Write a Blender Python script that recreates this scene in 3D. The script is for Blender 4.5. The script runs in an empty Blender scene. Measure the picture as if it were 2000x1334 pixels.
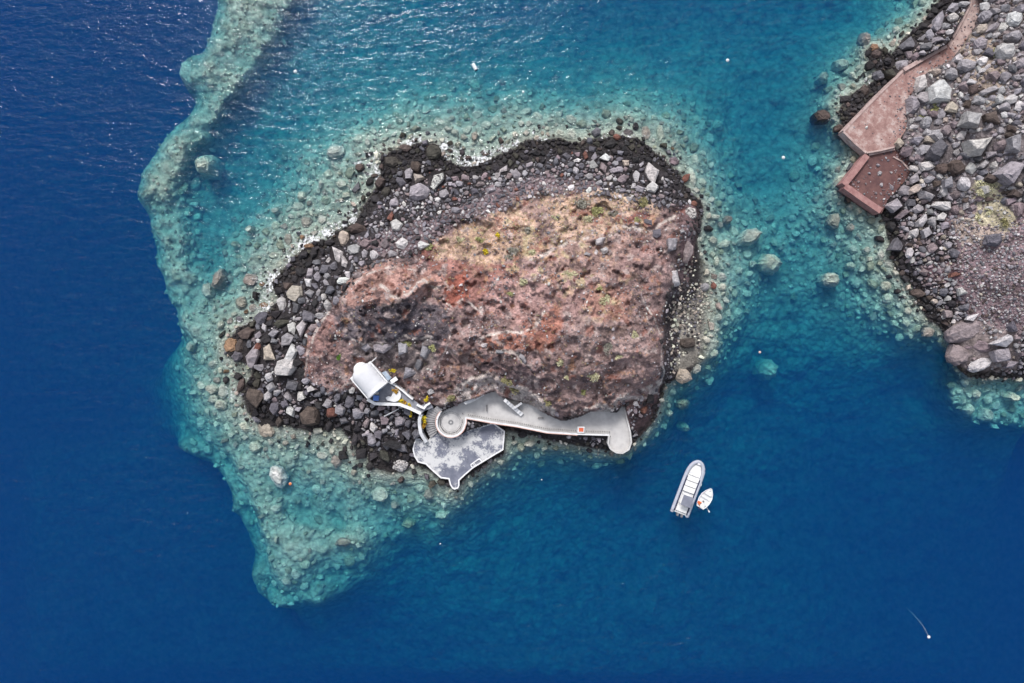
import bpy, bmesh, math, random
import numpy as np
from mathutils import Vector, Matrix

# ---------------------------------------------------------------- camera, sky, sun, exposure
SC = bpy.context.scene
COL = SC.collection
H = 150.0            # flying height of the camera above the sea, metres
S = 0.1              # metres on the water per plan unit
CX, CY = 1000.0, 667.0

cam_d = bpy.data.cameras.new('camera')
cam_d.sensor_width = 36.0
cam_d.lens = 36.0 * H / (2000 * S)
cam_d.clip_start = 0.5
cam_d.clip_end = 3000.0
cam = bpy.data.objects.new('camera', cam_d)
COL.objects.link(cam)
cam.location = (0, 0, H)
SC.camera = cam

SUN_EL, SUN_DIR = math.radians(47), Vector((-0.26, 0.96, 0)).normalized()
world = bpy.data.worlds.new('World')
SC.world = world
world.use_nodes = True
wn, wl = world.node_tree.nodes, world.node_tree.links
wn.clear()
sky = wn.new('ShaderNodeTexSky')
sky.sky_type = 'NISHITA'
sky.sun_disc = False
sky.sun_elevation = SUN_EL
sky.sun_rotation = math.atan2(SUN_DIR.x, SUN_DIR.y)
sky.dust_density = 3.0
hs = wn.new('ShaderNodeHueSaturation')
hs.inputs['Saturation'].default_value = 0.42
bg = wn.new('ShaderNodeBackground')
bg.inputs['Strength'].default_value = 0.13
wo = wn.new('ShaderNodeOutputWorld')
wl.new(sky.outputs[0], hs.inputs['Color'])
wl.new(hs.outputs[0], bg.inputs[0])
wl.new(bg.outputs[0], wo.inputs[0])

sun_d = bpy.data.lights.new('sun', 'SUN')
sun_d.energy = 1.5
sun_d.angle = math.radians(13)
sun_d.color = (1.0, 0.97, 0.95)
sun = bpy.data.objects.new('sun', sun_d)
COL.objects.link(sun)
to_sun = SUN_DIR * math.cos(SUN_EL) + Vector((0, 0, math.sin(SUN_EL)))
sun.rotation_euler = to_sun.to_track_quat('Z', 'Y').to_euler()
sun.location = to_sun * 400

SC.view_settings.view_transform = 'Standard'
SC.view_settings.look = 'None'
SC.view_settings.gamma = 1.0
SC.view_settings.use_curve_mapping = False
SC.view_settings.exposure = 0.62
SC.cycles.max_bounces = 6
SC.cycles.diffuse_bounces = 1
SC.cycles.glossy_bounces = 2
SC.cycles.transmission_bounces = 2
SC.cycles.volume_bounces = 2
SC.cycles.transparent_max_bounces = 8
SC.cycles.caustics_reflective = False
SC.cycles.caustics_refractive = False

RNG = np.random.RandomState(7)
random.seed(7)

# ---------------------------------------------------------------- survey helpers
# Plan coordinates (u to the right, v downwards) were read off the aerial view; a point at height z
# is put where it really stands, with the parallax of its height taken out.
def W(u, v, z=0.0):
    k = S * (1.0 - z / H)
    return Vector(((u - CX) * k, -(v - CY) * k, z))

_tab = np.random.RandomState(3).rand(8, 256, 256)
def vnoise(x, y, seed=0):
    t = _tab[seed % 8]
    xi = np.floor(x).astype(int); yi = np.floor(y).astype(int)
    fx = x - xi; fy = y - yi
    fx = fx * fx * fx * (fx * (fx * 6 - 15) + 10); fy = fy * fy * fy * (fy * (fy * 6 - 15) + 10)
    xi += seed * 37; yi += seed * 91
    a = t[xi & 255, yi & 255]; b = t[(xi + 1) & 255, yi & 255]
    c = t[xi & 255, (yi + 1) & 255]; d = t[(xi + 1) & 255, (yi + 1) & 255]
    return (a * (1 - fx) + b * fx) * (1 - fy) + (c * (1 - fx) + d * fx) * fy
def fbm(x, y, scale, octv=4, seed=0, gain=0.5):
    """-1..1 fractal noise, scale in plan units"""
    o = np.zeros_like(x, dtype=float); a = 1.0; tot = 0
    cs, sn = math.cos(0.6), math.sin(0.6)
    xx, yy = x / scale, y / scale
    for i in range(octv):
        o += a * (vnoise(xx, yy, seed + i) * 2 - 1); tot += a
        a *= gain
        xx, yy = (xx * cs - yy * sn) * 2.03 + 5.1, (xx * sn + yy * cs) * 2.03 + 1.7
    return o / tot * 1.6
def sst(a, b, x):
    t = np.clip((x - a) / (b - a), 0, 1)
    return t * t * (3 - 2 * t)

G0U, G0V, GST = -140, -140, 2
NU, NV = 1141, 808
gu = G0U + GST * np.arange(NU); gv = G0V + GST * np.arange(NV)
GU, GV = np.meshgrid(gu.astype(float), gv.astype(float))       # [row v, column u]
WARPU = fbm(GU, GV, 42, 5, 1, 0.68) * 8; WARPV = fbm(GU, GV, 42, 5, 4, 0.68) * 8

def inside(poly, X, Y):
    p = np.asarray(poly, float); r = np.zeros(X.shape, bool)
    x1, y1 = p[-1]
    for x2, y2 in p:
        c = ((y1 > Y) != (y2 > Y))
        if c.any():
            with np.errstate(divide='ignore', invalid='ignore'):
                r ^= c & (X < (x2 - x1) * (Y - y1) / (y2 - y1 + 1e-12) + x1)
        x1, y1 = x2, y2
    return r
def boxblur(a, r):
    r = int(max(r, 0))
    if r == 0: return a
    for ax in (0, 1):
        pad = [(0, 0), (0, 0)]; pad[ax] = (r + 1, r)
        c = np.cumsum(np.pad(a, pad, mode='edge'), axis=ax)
        n = a.shape[ax]
        hi = np.take(c, np.arange(2 * r + 1, 2 * r + 1 + n), axis=ax); lo = np.take(c, np.arange(0, n), axis=ax)
        a = (hi - lo) / (2 * r + 1)
    return a
def mask(poly, blur=0.0, warp=0.0):
    """polygon mask on the plan grid, 0..1; blur and warp in plan units (warp 1 = full ragged edge)"""
    p = np.asarray(poly, float); m = np.zeros((NV, NU))
    pad = blur * 2 + 30
    i0 = max(0, int((p[:, 0].min() - pad - G0U) / GST)); i1 = min(NU, int((p[:, 0].max() + pad - G0U) / GST) + 2)
    j0 = max(0, int((p[:, 1].min() - pad - G0V) / GST)); j1 = min(NV, int((p[:, 1].max() + pad - G0V) / GST) + 2)
    if i1 <= i0 or j1 <= j0: return m
    sl = (slice(j0, j1), slice(i0, i1))
    q = inside(p, GU[sl] + WARPU[sl] * warp, GV[sl] + WARPV[sl] * warp).astype(float)
    r = int(round(blur / GST * 0.6))
    if r > 0:
        q = boxblur(boxblur(q, r), r)
    m[sl] = q
    return m
def polydist(pts, X, Y):
    """distance to an open polyline, and signed side (positive on the right hand in plan, v down)"""
    best = np.full(X.shape, 1e9); side = np.zeros(X.shape)
    for (x1, y1), (x2, y2) in zip(pts[:-1], pts[1:]):
        dx, dy = x2 - x1, y2 - y1; L = dx * dx + dy * dy + 1e-9
        t = np.clip(((X - x1) * dx + (Y - y1) * dy) / L, 0, 1)
        d = np.hypot(X - x1 - t * dx, Y - y1 - t * dy)
        s = dx * (Y - y1) - dy * (X - x1)
        k = d < best
        best = np.where(k, d, best); side = np.where(k, np.sign(s), side)
    return best, side
def window(pts, pad):
    p = np.asarray(pts, float)
    i0 = max(0, int((p[:, 0].min() - pad - G0U) / GST)); i1 = min(NU, int((p[:, 0].max() + pad - G0U) / GST) + 2)
    j0 = max(0, int((p[:, 1].min() - pad - G0V) / GST)); j1 = min(NV, int((p[:, 1].max() + pad - G0V) / GST) + 2)
    return slice(j0, j1), slice(i0, i1)
def densify(poly, step, closed=True):
    out = []; n = len(poly)
    for i in range(n if closed else n - 1):
        a, b = poly[i], poly[(i + 1) % n]
        k = max(1, int(math.hypot(b[0] - a[0], b[1] - a[1]) / step))
        for t in range(k):
            out.append((a[0] + (b[0] - a[0]) * t / k, a[1] + (b[1] - a[1]) * t / k))
    if not closed: out.append(tuple(poly[-1]))
    return out

# ---------------------------------------------------------------- survey: outlines and heights
ISLET = [(440,668),(470,640),(520,612),(545,585),(530,548),(556,522),(585,492),(606,474),(640,476),(656,452),(690,436),(712,398),
 (738,366),(742,338),(742,312),(770,296),(798,284),(830,278),(858,284),(872,312),(900,326),(930,324),(962,308),(1000,290),(1030,271),
 (1060,275),(1090,268),(1120,280),(1150,272),(1180,270),(1202,262),(1240,268),(1268,290),(1300,312),(1328,342),(1342,372),(1374,400),
 (1370,430),(1360,470),(1356,520),(1352,552),(1384,556),(1390,580),(1370,620),(1364,680),(1334,694),(1312,730),(1302,748),(1292,772),
 (1278,820),(1246,855),(1234,874),(1215,886),(1190,880),(1130,870),(1080,862),(1040,850),(1010,845),(985,840),(985,885),(940,915),
 (908,932),(890,957),(876,945),(840,918),(815,905),(790,918),(760,926),(725,912),(712,880),(690,862),(668,836),(640,838),(600,842),(560,832),
 (512,836),(482,800),(468,760),(488,742),(495,722),(468,702),(440,690)]
MAIN = [(1852,-300),(1840,-60),(1836,0),(1822,14),(1796,48),(1764,76),(1742,108),(1704,86),(1690,100),(1716,150),(1690,172),(1652,190),(1640,214),
 (1650,256),(1692,300),(1644,361),(1722,418),(1732,446),(1738,480),(1746,520),(1782,556),(1792,592),(1812,624),(1850,650),(1858,690),
 (1872,720),(1892,736),(1950,738),(2000,742),(2100,760),(2300,770),(2300,-300)]
SEA_PTS = [(0,0,-26),(0,300,-26),(0,667,-26),(0,1000,-25),(0,1334,-24),(200,100,-26),(240,250,-25),(220,500,-26),(380,1000,-23),(450,1250,-22),
 (-300,-300,-27),(-300,667,-27),(-300,1634,-26),(1000,1634,-22),(2300,1634,-26),(2300,1000,-24),(300,-300,-26),(1000,-300,-20),(1500,-300,-18),
 (700,1250,-19),(1000,1334,-17),(1000,1150,-14.5),(1300,1200,-16.5),(1600,1250,-19),(2000,1334,-24),(2000,1100,-24),(1700,1000,-21),(1500,900,-16),
 (1350,850,-13),(1200,930,-11),(1050,960,-10),(1150,1000,-14),(1450,780,-15),(1600,780,-15),(1700,820,-17),(1550,680,-9.5),(1450,680,-8.5),(1680,700,-9),
 (1500,560,-5.5),(1580,480,-5),(1500,420,-5.5),(1600,350,-4.6),(1450,330,-6.8),(1550,200,-8.2),(1480,250,-8.5),(1450,120,-9),(1400,40,-11),
 (1300,100,-9.5),(1200,60,-10.5),(1100,30,-11.5),(950,20,-11),(800,30,-9.5),(700,50,-9.5),(630,60,-8.5),(620,150,-7.6),(800,130,-8),(950,130,-8.2),
 (1100,160,-7.2),(1200,190,-4.6),(1000,200,-3.3),(850,220,-3.2),(750,220,-4),(650,220,-6.6),(560,230,-8),(480,300,-8.6),(450,370,-8),(520,350,-6.4),
 (600,300,-3.8),(430,440,-6.4),(480,480,-3),(420,520,-5),(560,420,-2.4),(700,280,-2.2),(800,258,-1.5),(900,270,-1.4),(1000,240,-1.9),(1100,235,-1.9),
 (1250,230,-2.2),(1320,270,-2.2),(1360,320,-2.2),(1395,400,-2.5),(1420,480,-2.6),(1410,600,-1.9),(1430,660,-5.5),(1390,740,-5),(1310,800,-4.2),(1290,850,-6),
 (1250,900,-10),(1100,900,-5),(1050,880,-3),(1000,905,-4),(950,950,-4.6),(900,1000,-4.8),(850,1050,-6.5),(960,1040,-12),(430,640,-2),(400,700,-3),
 (420,760,-2),(350,740,-5.5),(340,690,-7),(330,800,-8.5),(250,760,-17),(200,800,-24),(360,850,-6.5),(420,850,-3.4),(450,800,-2),(500,870,-2.4),(600,890,-2.4),
 (560,960,-3.8),(650,960,-3.6),(750,950,-2.6),(830,960,-2.6),(520,960,-3.2),(470,920,-3.3),(500,1050,-3.4),(540,1120,-3.4),(620,1000,-4.4),(700,1010,-4.2),
 (640,1060,-3),(720,1060,-4),(620,1100,-4),(700,1100,-5),(750,1070,-6.4),(540,1170,-5),(620,1160,-7.5),(700,1150,-10),(800,1100,-12),
 (1640,150,-3.6),(1600,180,-5),(1610,250,-4),(1630,300,-3.4),(1690,340,-1.5),(1620,440,-3.8),(1680,440,-2.4),(1690,520,-2.2),(1640,560,-5),(1740,600,-2.4),
 (1780,660,-3.4),(1700,640,-5.6),(1830,700,-8),(1840,760,-14),(1860,800,-12),(1900,770,-2.6),(1900,820,-4.4),(1960,810,-4.2),(2000,780,-2.6),(2000,840,-9),
 (1940,860,-14),(1700,60,-6),(1760,20,-4.6),(1660,90,-5),(1640,30,-9.5),(660,868,-0.45),(688,884,-0.45),(640,870,-0.9),
 (460,205,-7.4),(430,290,-7.6),(510,185,-7.6),(555,135,-7.8),(602,80,-8.2),(632,0,-9.2),(405,345,-7.4),(405,420,-6.8),(402,480,-6),(410,560,-4),(500,60,-3.4),(405,215,-3.4),(315,350,-3.4),(330,470,-3.4),(360,590,-3.2),(470,110,-3.2),(520,-100,-4)]
LAND_PTS = [(760,420,2.6),(800,400,2.8),(850,400,3),(900,380,3.2),(950,370,3.6),(1000,350,3.2),(1080,330,2.8),(1150,330,3),(1200,350,3.8),(1250,380,4.6),
 (1290,380,3.3),(1330,400,2.4),(900,440,5.4),(1000,420,6),(1100,400,6.2),(1180,400,6.6),(850,490,6.6),(950,500,8.4),(1050,480,8.6),(1150,440,8.2),(1250,430,7.2),
 (1310,440,5.6),(580,560,1.8),(620,540,2.8),(660,520,3.2),(700,480,3.6),(750,450,3.6),(600,600,3),(580,660,3.2),(560,700,2.8),(530,650,1.8),(520,720,1.8),
 (580,740,3.4),(540,760,2.2),(620,620,5.4),(660,570,6.6),(700,530,7),(760,520,7.8),(600,700,5),(640,700,6.6),(690,600,9.6),(760,570,10.4),(820,560,10.4),
 (880,560,9.4),(930,560,10.8),(700,650,8.6),(780,620,9.2),(850,620,9.6),(720,690,6),(780,690,6),(840,690,6.6),(880,660,9.6),(725,755,4),(700,730,4.4),
 (760,730,4.6),(680,765,3.4),(650,740,4.6),(640,775,2.2),(800,750,5),(840,760,5),(960,620,12.4),(1050,560,12.6),(1120,520,11.6),(1200,500,10.6),(1280,520,8.8),
 (1100,620,14.6),(1180,600,13.6),(1250,600,11.8),(1000,680,12.6),(1080,680,14.6),(1150,680,14.6),(1220,680,13.2),(1280,680,11.6),(1290,620,10.8),(1300,560,8.8),
 (1320,500,6.2),(1340,450,4.6),(1292,720,10.6),(900,720,9),(950,730,8.6),(1020,740,9),(1100,760,10),(1160,770,9.4),(1220,760,9.2),(1265,745,9),(880,770,6),
 (860,750,6.6),(1100,805,7),(1130,800,7),(1060,790,7),(1250,800,4),(1270,775,5),(1250,830,2),(560,790,1.8),(620,800,1.8),(680,820,1.6),(740,830,1.5),
 (780,860,1.2),(740,880,1),(700,860,1.1),(800,800,2.4),(660,790,2),(1350,600,1.1),(1340,660,1.2),(840,780,4.6),
 (1800,100,3),(1850,150,4),(1900,100,6),(2000,50,9),(2100,100,12),(1850,250,5),(1900,250,7),(2000,250,11),(2100,300,14),(1800,350,3.5),(1850,400,4),
 (1900,400,6),(2000,400,10),(2100,500,13),(1780,450,2),(1850,500,4),(1900,550,5),(2000,550,9),(1880,620,3),(1950,620,5),(2000,680,5),(1900,680,3),
 (1960,710,2.6),(2100,700,8),(2300,640,10),(2300,0,18),(2200,400,17),(1740,400,1.6),(1770,490,1.8),(1810,560,1.8)]
PLAZA = [(880,796),(892,790),(907,783),(930,778),(953,767),(966,764),(981,776),(1000,780),(1020,786),(1040,792),(1056,802),(1070,810),(1098,822),(1115,818),(1132,813),
 (1151,804),(1180,802),(1204,806),(1212,794),(1222,792),(1228,830),(1234,860),(1230,876),(1214,885),(1196,880),(1188,868),(1193,851),(1128,849),(1069,845),(1010,833),
 (962,826),(911,817),(908,838),(900,848),(886,853),(868,850),(857,840),(853,826),(856,812),(866,802)]
PLATFORM = [(821,857),(812,858),(808,866),(806,878),(809,892),(816,903),(832,907),(843,918),(861,934),(877,936),(879,948),(888,956),(897,951),
 (897,938),(909,927),(924,914),(983,879),(986,842),(963,826),(911,842),(900,848),(886,853),(868,850),(858,842),(843,851),(831,867)]
TERRACE = [(717,779),(732,789),(780,789),(822,808),(819,830),(822,850),(830,868),(845,852),(856,842),(853,826),(856,810),(866,800),(850,790),(826,792),(805,779),(783,762),(757,745)]
QUAY = [(1896,-20),(1893,10),(1860,71),(1850,86),(1765,135),(1692,208),(1647,256),(1692,299),(1748,287),(1771,251),(1771,198),(1791,165),(1814,138),(1857,119),
 (1880,90),(1906,50),(1924,-20)]
COURT = [(1692,300),(1644,361),(1722,417),(1733,392),(1775,345),(1782,320),(1762,290),(1748,287)]
EAST_BEACH = [(1302,745),(1306,700),(1302,650),(1308,605),(1322,560),(1334,522),(1344,486),(1362,470),(1400,540),(1405,680),(1345,740)]

pts = [(x, y, -0.35) for x, y in densify(ISLET, 16)] + [(x, y, -0.35) for x, y in densify(MAIN[1:-2], 18, False)] + SEA_PTS + LAND_PTS
P = np.array(pts, float)
def rbf(P, X, Y):
    D = np.hypot(P[:, None, 0] - P[None, :, 0], P[:, None, 1] - P[None, :, 1])
    n = len(P)
    A = np.zeros((n + 1, n + 1)); A[:n, :n] = D + np.eye(n) * 0.5; A[n, :n] = A[:n, n] = 1
    w = np.linalg.solve(A, np.append(P[:, 2], 0))
    o = np.full(X.shape, w[n]); xf, yf = X.ravel(), Y.ravel(); of = o.ravel()
    for s in range(0, len(xf), 20000):
        d = np.hypot(xf[s:s+20000, None] - P[None, :, 0], yf[s:s+20000, None] - P[None, :, 1])
        of[s:s+20000] += d @ w[:n]
    return of.reshape(X.shape)
def upsample(a, k, shape):
    j = np.arange(shape[0]) / k; i = np.arange(shape[1]) / k
    j0 = np.minimum(j.astype(int), a.shape[0] - 2); i0 = np.minimum(i.astype(int), a.shape[1] - 2)
    fj = (j - j0)[:, None]; fi = (i - i0)[None, :]
    A = a[j0][:, i0]; B = a[j0][:, i0 + 1]; C = a[j0 + 1][:, i0]; D = a[j0 + 1][:, i0 + 1]
    return (A * (1 - fi) + B * fi) * (1 - fj) + (C * (1 - fi) + D * fi) * fj
KU = 4
cu = G0U + GST * KU * np.arange(NU // KU + 2); cv = G0V + GST * KU * np.arange(NV // KU + 2)
CUU, CVV = np.meshgrid(cu.astype(float), cv.astype(float))
Z = upsample(rbf(P, CUU, CVV), KU, (NV, NU))

# deep water west of the reef, reef crest, submerged shelves
def lay(Z, poly, z, blur, warp=1.0, amt=1.0):
    m = mask(poly, blur, warp) * amt
    return Z * (1 - m) + z * m
DEEP_W = [(-400,-400),(452,-400),(424,0),(398,92),(352,112),(344,160),(372,186),(345,232),(292,296),(270,340),(270,390),(284,430),(286,484),(304,524),(322,562),(334,604),(322,662),(240,735),(100,780),(-400,790)]
DEEP_SW = [(-400,930),(330,884),(438,934),(462,990),(492,1060),(500,1130),(532,1176),(560,1300),(560,1734),(-400,1734)]
REEF = [(428,-320),(420,0),(412,40),(398,92),(350,116),(348,160),(382,182),(356,222),(326,262),(292,300),(272,340),(272,390),(288,430),(290,482),(308,522),(324,562),(338,602),(362,660),
 (420,690),(420,640),(398,596),(386,545),(378,500),(374,450),(356,412),(352,372),(372,332),(388,300),(412,268),(432,212),(470,176),(500,150),(530,112),(560,50),(588,0),(610,-320)]
Z = lay(Z, DEEP_W, -25, 26, 1.6)
Z = lay(Z, DEEP_SW, -23, 30, 1.8)
reefz = -3.0 + fbm(GU, GV, 60, 3, 2) * 0.9
west_edge = np.clip((GU - 270) / 160, 0, 1)
SWSK = [(322,872),(398,906),(432,936),(448,985),(478,1062),(486,1136),(522,1190),(600,1196),(690,1160),(720,1090),(600,1000),(480,880),(380,830)]
for out, dz, bl in ((40, 8.5, 30), (22, 4.6, 24), (6, 2.2, 16)):          # the reef's flank falls off in broken steps
    skirt = [(u - out * 0.45 if u < 345 or (v < 260 and u < 440) else u, v) for u, v in REEF]
    m = mask(skirt, bl, 2.0); Z = np.maximum(Z, (reefz - dz) * m + Z * (1 - m))
    sw = [(u - out * 0.35, v + out * 0.2) if (v > 860 and u < 560) else (u, v) for u, v in SWSK]
    m = mask(sw, bl, 2.0); Z = np.maximum(Z, (reefz - dz) * m + Z * (1 - m))
inner = [(u + (12 if u < 345 or (v < 260 and u < 460) else -10), v) for u, v in REEF]
m = mask(inner, 18, 2.0)
Z = Z * (1 - m) + (reefz + 0.4 + fbm(GU, GV, 18, 4, 3) * 0.6) * m
Z = np.where((Z < 0) & (Z > -4.5), Z * (0.62 + 0.38 * np.clip(-Z / 4.5, 0, 1)), Z)
LEDGE = [(455,880),(485,890),(500,905),(510,930),(520,960),(530,985),(548,1008),(590,1030),(640,1050),(676,1046),(720,1036),(720,1062),(640,1078),(596,1066),(560,1052),(520,1046),(505,1000),(484,960),(462,925)]
Z = lay(Z, LEDGE, -2.4, 5, 0.8, 0.8)
POOL = [(555,980),(600,985),(650,1000),(690,1018),(660,1040),(610,1028),(560,1008)]
Z = lay(Z, POOL, -4.6, 5, 0.6, 0.9)
SHOAL_SE = [(1848,748),(1862,742),(1900,742),(2000,748),(2200,770),(2200,850),(2000,842),(1925,832),(1870,808),(1850,786)]
Z = lay(Z, SHOAL_SE, -2.6 - 2.2 * np.clip((GV - 760) / 80, 0, 1), 8)

Z = Z - 0.4 * sst(-4.2, -6.5, Z) * (1 - mask(REEF, 10, 1))
landm = np.maximum(mask(ISLET, 0, 0.5), mask(MAIN, 0, 0.5))
TOPM = mask([(600,735),(590,710),(603,660),(640,604),(690,548),(740,510),(800,502),(838,470),(880,440),(960,415),(1040,385),(1130,368),(1210,388),(1290,402),(1345,410),
 (1330,470),(1318,540),(1300,600),(1296,700),(1290,750),(1240,788),(1226,792),(1180,800),(1098,820),(1000,780),(880,790),(830,795),(760,742),(690,765),(640,765)], 5, 0.6)
above = sst(-1.0, 1.5, Z)
Z = Z + fbm(GU, GV, 60, 4, 0) * 1.1 * above * (0.35 + 0.65 * TOPM) + fbm(GU, GV, 14, 4, 3, 0.6) * 0.18 * above
Z = Z - (np.abs(fbm(GU, GV, 38, 4, 5)) * 1.5 - 0.4 + np.abs(fbm(GU + 0.6 * GV, GV, 17, 3, 2)) * 0.45) * TOPM
wob = fbm(GU, GV, 46, 4, 6) * 0.55                       # beds of lava and tuff break back in ledges
tq = Z / 1.25 + wob; fl = np.floor(tq)
Zt = (fl + sst(0.32, 0.68, tq - fl) - wob) * 1.25
Z = Z + (Zt - Z) * TOPM * 0.9 * sst(-0.5, 0.3, fbm(GU, GV, 70, 3, 1))
under = 1 - sst(-2.0, -0.6, Z)
Z = Z + fbm(GU, GV, 30, 4, 6) * 0.7 * under
Z = lay(Z, EAST_BEACH, 0.75 - np.clip(GU - 1325, -10, 90) / 55.0, 6, 0.8, 0.92)
Z = np.where((landm > 0.5) & (mask(EAST_BEACH, 0, 0.8) < 0.5), np.maximum(Z, 0.1), Z)

# rock steps: (polyline, drop in metres, reach, pale lip width); ground stands high on the left hand of the line
SCARPS = [
 ([(1040,508),(1080,491),(1110,476),(1146,467)], -1.5, 22, 4.2),
 ([(1192,462),(1198,447),(1210,441),(1235,445),(1252,448),(1276,449),(1298,432),(1316,424)], -1.3, 18, 3.6),
 ([(938,662),(985,651),(1020,649),(1046,640),(1056,622),(1062,612)], -1.2, 18, 2.8),
 ([(730,566),(742,560),(752,566),(762,580),(778,584),(800,576),(816,552),(828,547),(848,562),(866,560)], -1.0, 14, 3.0),
 ([(872,592),(884,597),(905,586),(925,600),(946,616)], -0.9, 16, 2.0),
 ([(593,728),(598,700),(610,655),(636,612),(664,578),(690,552),(720,532),(762,517),(805,524)][::-1], 1.4, 20, 1.8),
 ([(934,672),(945,676),(962,690),(990,686),(1008,692),(1020,706),(1030,718)], -0.8, 14, 3.4),
 ([(1258,585),(1284,628),(1294,670),(1294,705),(1300,728),(1288,752)][::-1], 0.6, 14, 1.6),
 ([(880,786),(893,774),(906,760),(925,746),(962,741),(982,756),(1000,768),(1030,772),(1050,786),(1070,804)], 1.6, 16, 5.0),
 ([(1150,802),(1170,797),(1196,802),(1206,790),(1226,776),(1262,764),(1287,751)], 1.4, 14, 4.0),
 ([(1262,620),(1272,640),(1260,655),(1240,660)], 0.8, 12, 1.2),
 ([(690,668),(712,680),(738,672),(760,680),(772,672),(790,660),(820,664),(842,660)], 0.7, 16, 2.0),
 ([(846,745),(858,720),(872,690),(884,655)], 0.6, 16, 1.4),
 ([(640,770),(665,762),(690,752)], 0.9, 12, 2.0),
]
LIP = np.zeros((NV, NU))
for line, drop, reach, lip in SCARPS:
    sl = window(line, reach * 3)
    d, s = polydist(line, GU[sl] + WARPU[sl] * 0.35, GV[sl] + WARPV[sl] * 0.35)
    sd = d * s
    Z[sl] += drop * 0.5 * -np.tanh(sd / 4.0) * np.exp(-(d / reach) ** 2) * (0.55 + 0.6 * vnoise(GU[sl] / 17, GV[sl] / 17, 5)) * 0.8
    LIP[sl] = np.maximum(LIP[sl], sst(lip * 1.5, lip * 0.4, np.abs(sd + lip * (0.5 if drop < 0 else 1.5) + WARPV[sl] * 0.25)) * sst(0.28, 0.6, vnoise(GU[sl] / 9, GV[sl] / 9, 3) * 0.6 + vnoise(GU[sl] / 3, GV[sl] / 3, 6) * 0.4))

edge = np.minimum(np.minimum(GU + 140, 2140 - GU), np.minimum(GV + 140, 1474 - GV))
far = (1 - sst(20, 115, edge)) * (Z < -4)
Z = Z * (1 - far) - 27.0 * far
Z_PLAZA, Z_PLAT, Z_TERR, Z_QUAY, Z_COURT = 3.0, 1.1, 4.2, 2.3, 1.5
BUILT = np.zeros((NV, NU))
FAN = [(822,809),(828,796),(846,791),(864,800),(853,812),(851,826),(856,842),(845,852),(830,868),(822,850),(818,830)]
for poly, z in ((TERRACE, Z_TERR), (FAN, 1.0), (PLAZA, Z_PLAZA), (PLATFORM, Z_PLAT), (QUAY, Z_QUAY), (COURT, Z_COURT)):
    m = mask(poly, 0, 0)
    Z = np.where(m > 0.5, z - 0.45, Z)
    BUILT = np.maximum(BUILT, mask(poly, 4, 0))
chap = mask([(684,749),(690,728),(704,721),(757,745),(717,780)], 3, 0)
Z = Z * (1 - chap) + 4.1 * chap
BUILT = np.maximum(BUILT, chap)

def zat(u, v):
    i = min(max((u - G0U) / GST, 0), NU - 1.001); j = min(max((v - G0V) / GST, 0), NV - 1.001)
    a, b = int(i), int(j); fi, fj = i - a, j - b
    return float((Z[b, a] * (1 - fi) + Z[b, a + 1] * fi) * (1 - fj) + (Z[b + 1, a] * (1 - fi) + Z[b + 1, a + 1] * fi) * fj)
def gat(A, u, v):
    return float(A[min(max(int(round((v - G0V) / GST)), 0), NV - 1), min(max(int(round((u - G0U) / GST)), 0), NU - 1)])

# ---------------------------------------------------------------- materials
def new_mat(name):
    m = bpy.data.materials.new(name); m.use_nodes = True
    m.node_tree.nodes.clear()
    return m, m.node_tree.nodes, m.node_tree.links
def obj_coords(n):
    return n.new('ShaderNodeNewGeometry').outputs['Position']
def noise(n, l, co, scale, detail=4, rough=0.55, w=None):
    t = n.new('ShaderNodeTexNoise'); t.inputs['Scale'].default_value = scale
    t.inputs['Detail'].default_value = detail; t.inputs['Roughness'].default_value = rough
    l.new(co, t.inputs['Vector'])
    return t.outputs['Fac']
def ramp(n, l, fac, stops):
    r = n.new('ShaderNodeValToRGB'); e = r.color_ramp.elements
    while len(e) < len(stops): e.new(0.5)
    for k, (p, c) in zip(e, stops):
        k.position = p; k.color = (c[0], c[1], c[2], 1) if hasattr(c, '__len__') else (c, c, c, 1)
    l.new(fac, r.inputs[0])
    return r.outputs[0]
def mixc(n, l, a, b, fac, mode='MIX'):
    x = n.new('ShaderNodeMix'); x.data_type = 'RGBA'; x.blend_type = mode
    for v, s in ((fac, x.inputs[0]), (a, x.inputs[6]), (b, x.inputs[7])):
        if hasattr(v, 'links') or hasattr(v, 'is_linked'): l.new(v, s)
        elif hasattr(v, '__len__'): s.default_value = (v[0], v[1], v[2], 1)
        else: s.default_value = v
    return x.outputs[2]
def math_n(n, l, op, a, b=None, clamp=False):
    x = n.new('ShaderNodeMath'); x.operation = op; x.use_clamp = clamp
    for v, s in ((a, x.inputs[0]), (b, x.inputs[1])):
        if v is None: continue
        if hasattr(v, 'is_linked'): l.new(v, s)
        else: s.default_value = v
    return x.outputs[0]
def bump(n, l, h, strength, dist, nrm=None):
    b = n.new('ShaderNodeBump'); b.inputs['Strength'].default_value = strength; b.inputs['Distance'].default_value = dist
    l.new(h, b.inputs['Height'])
    if nrm is not None: l.new(nrm, b.inputs['Normal'])
    return b.outputs[0]
def finish(n, l, color, rough=0.85, nrm=None, spec=0.3, metal=0.0):
    p = n.new('ShaderNodeBsdfPrincipled'); o = n.new('ShaderNodeOutputMaterial')
    if hasattr(color, 'is_linked'): l.new(color, p.inputs['Base Color'])
    else: p.inputs['Base Color'].default_value = (*color, 1)
    if hasattr(rough, 'is_linked'): l.new(rough, p.inputs['Roughness'])
    else: p.inputs['Roughness'].default_value = rough
    p.inputs['Specular IOR Level'].default_value = spec
    p.inputs['Metallic'].default_value = metal
    if nrm is not None: l.new(nrm, p.inputs['Normal'])
    l.new(p.outputs[0], o.inputs[0])
    return p
def attr(n, name):
    a = n.new('ShaderNodeAttribute'); a.attribute_name = name
    return a

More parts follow.
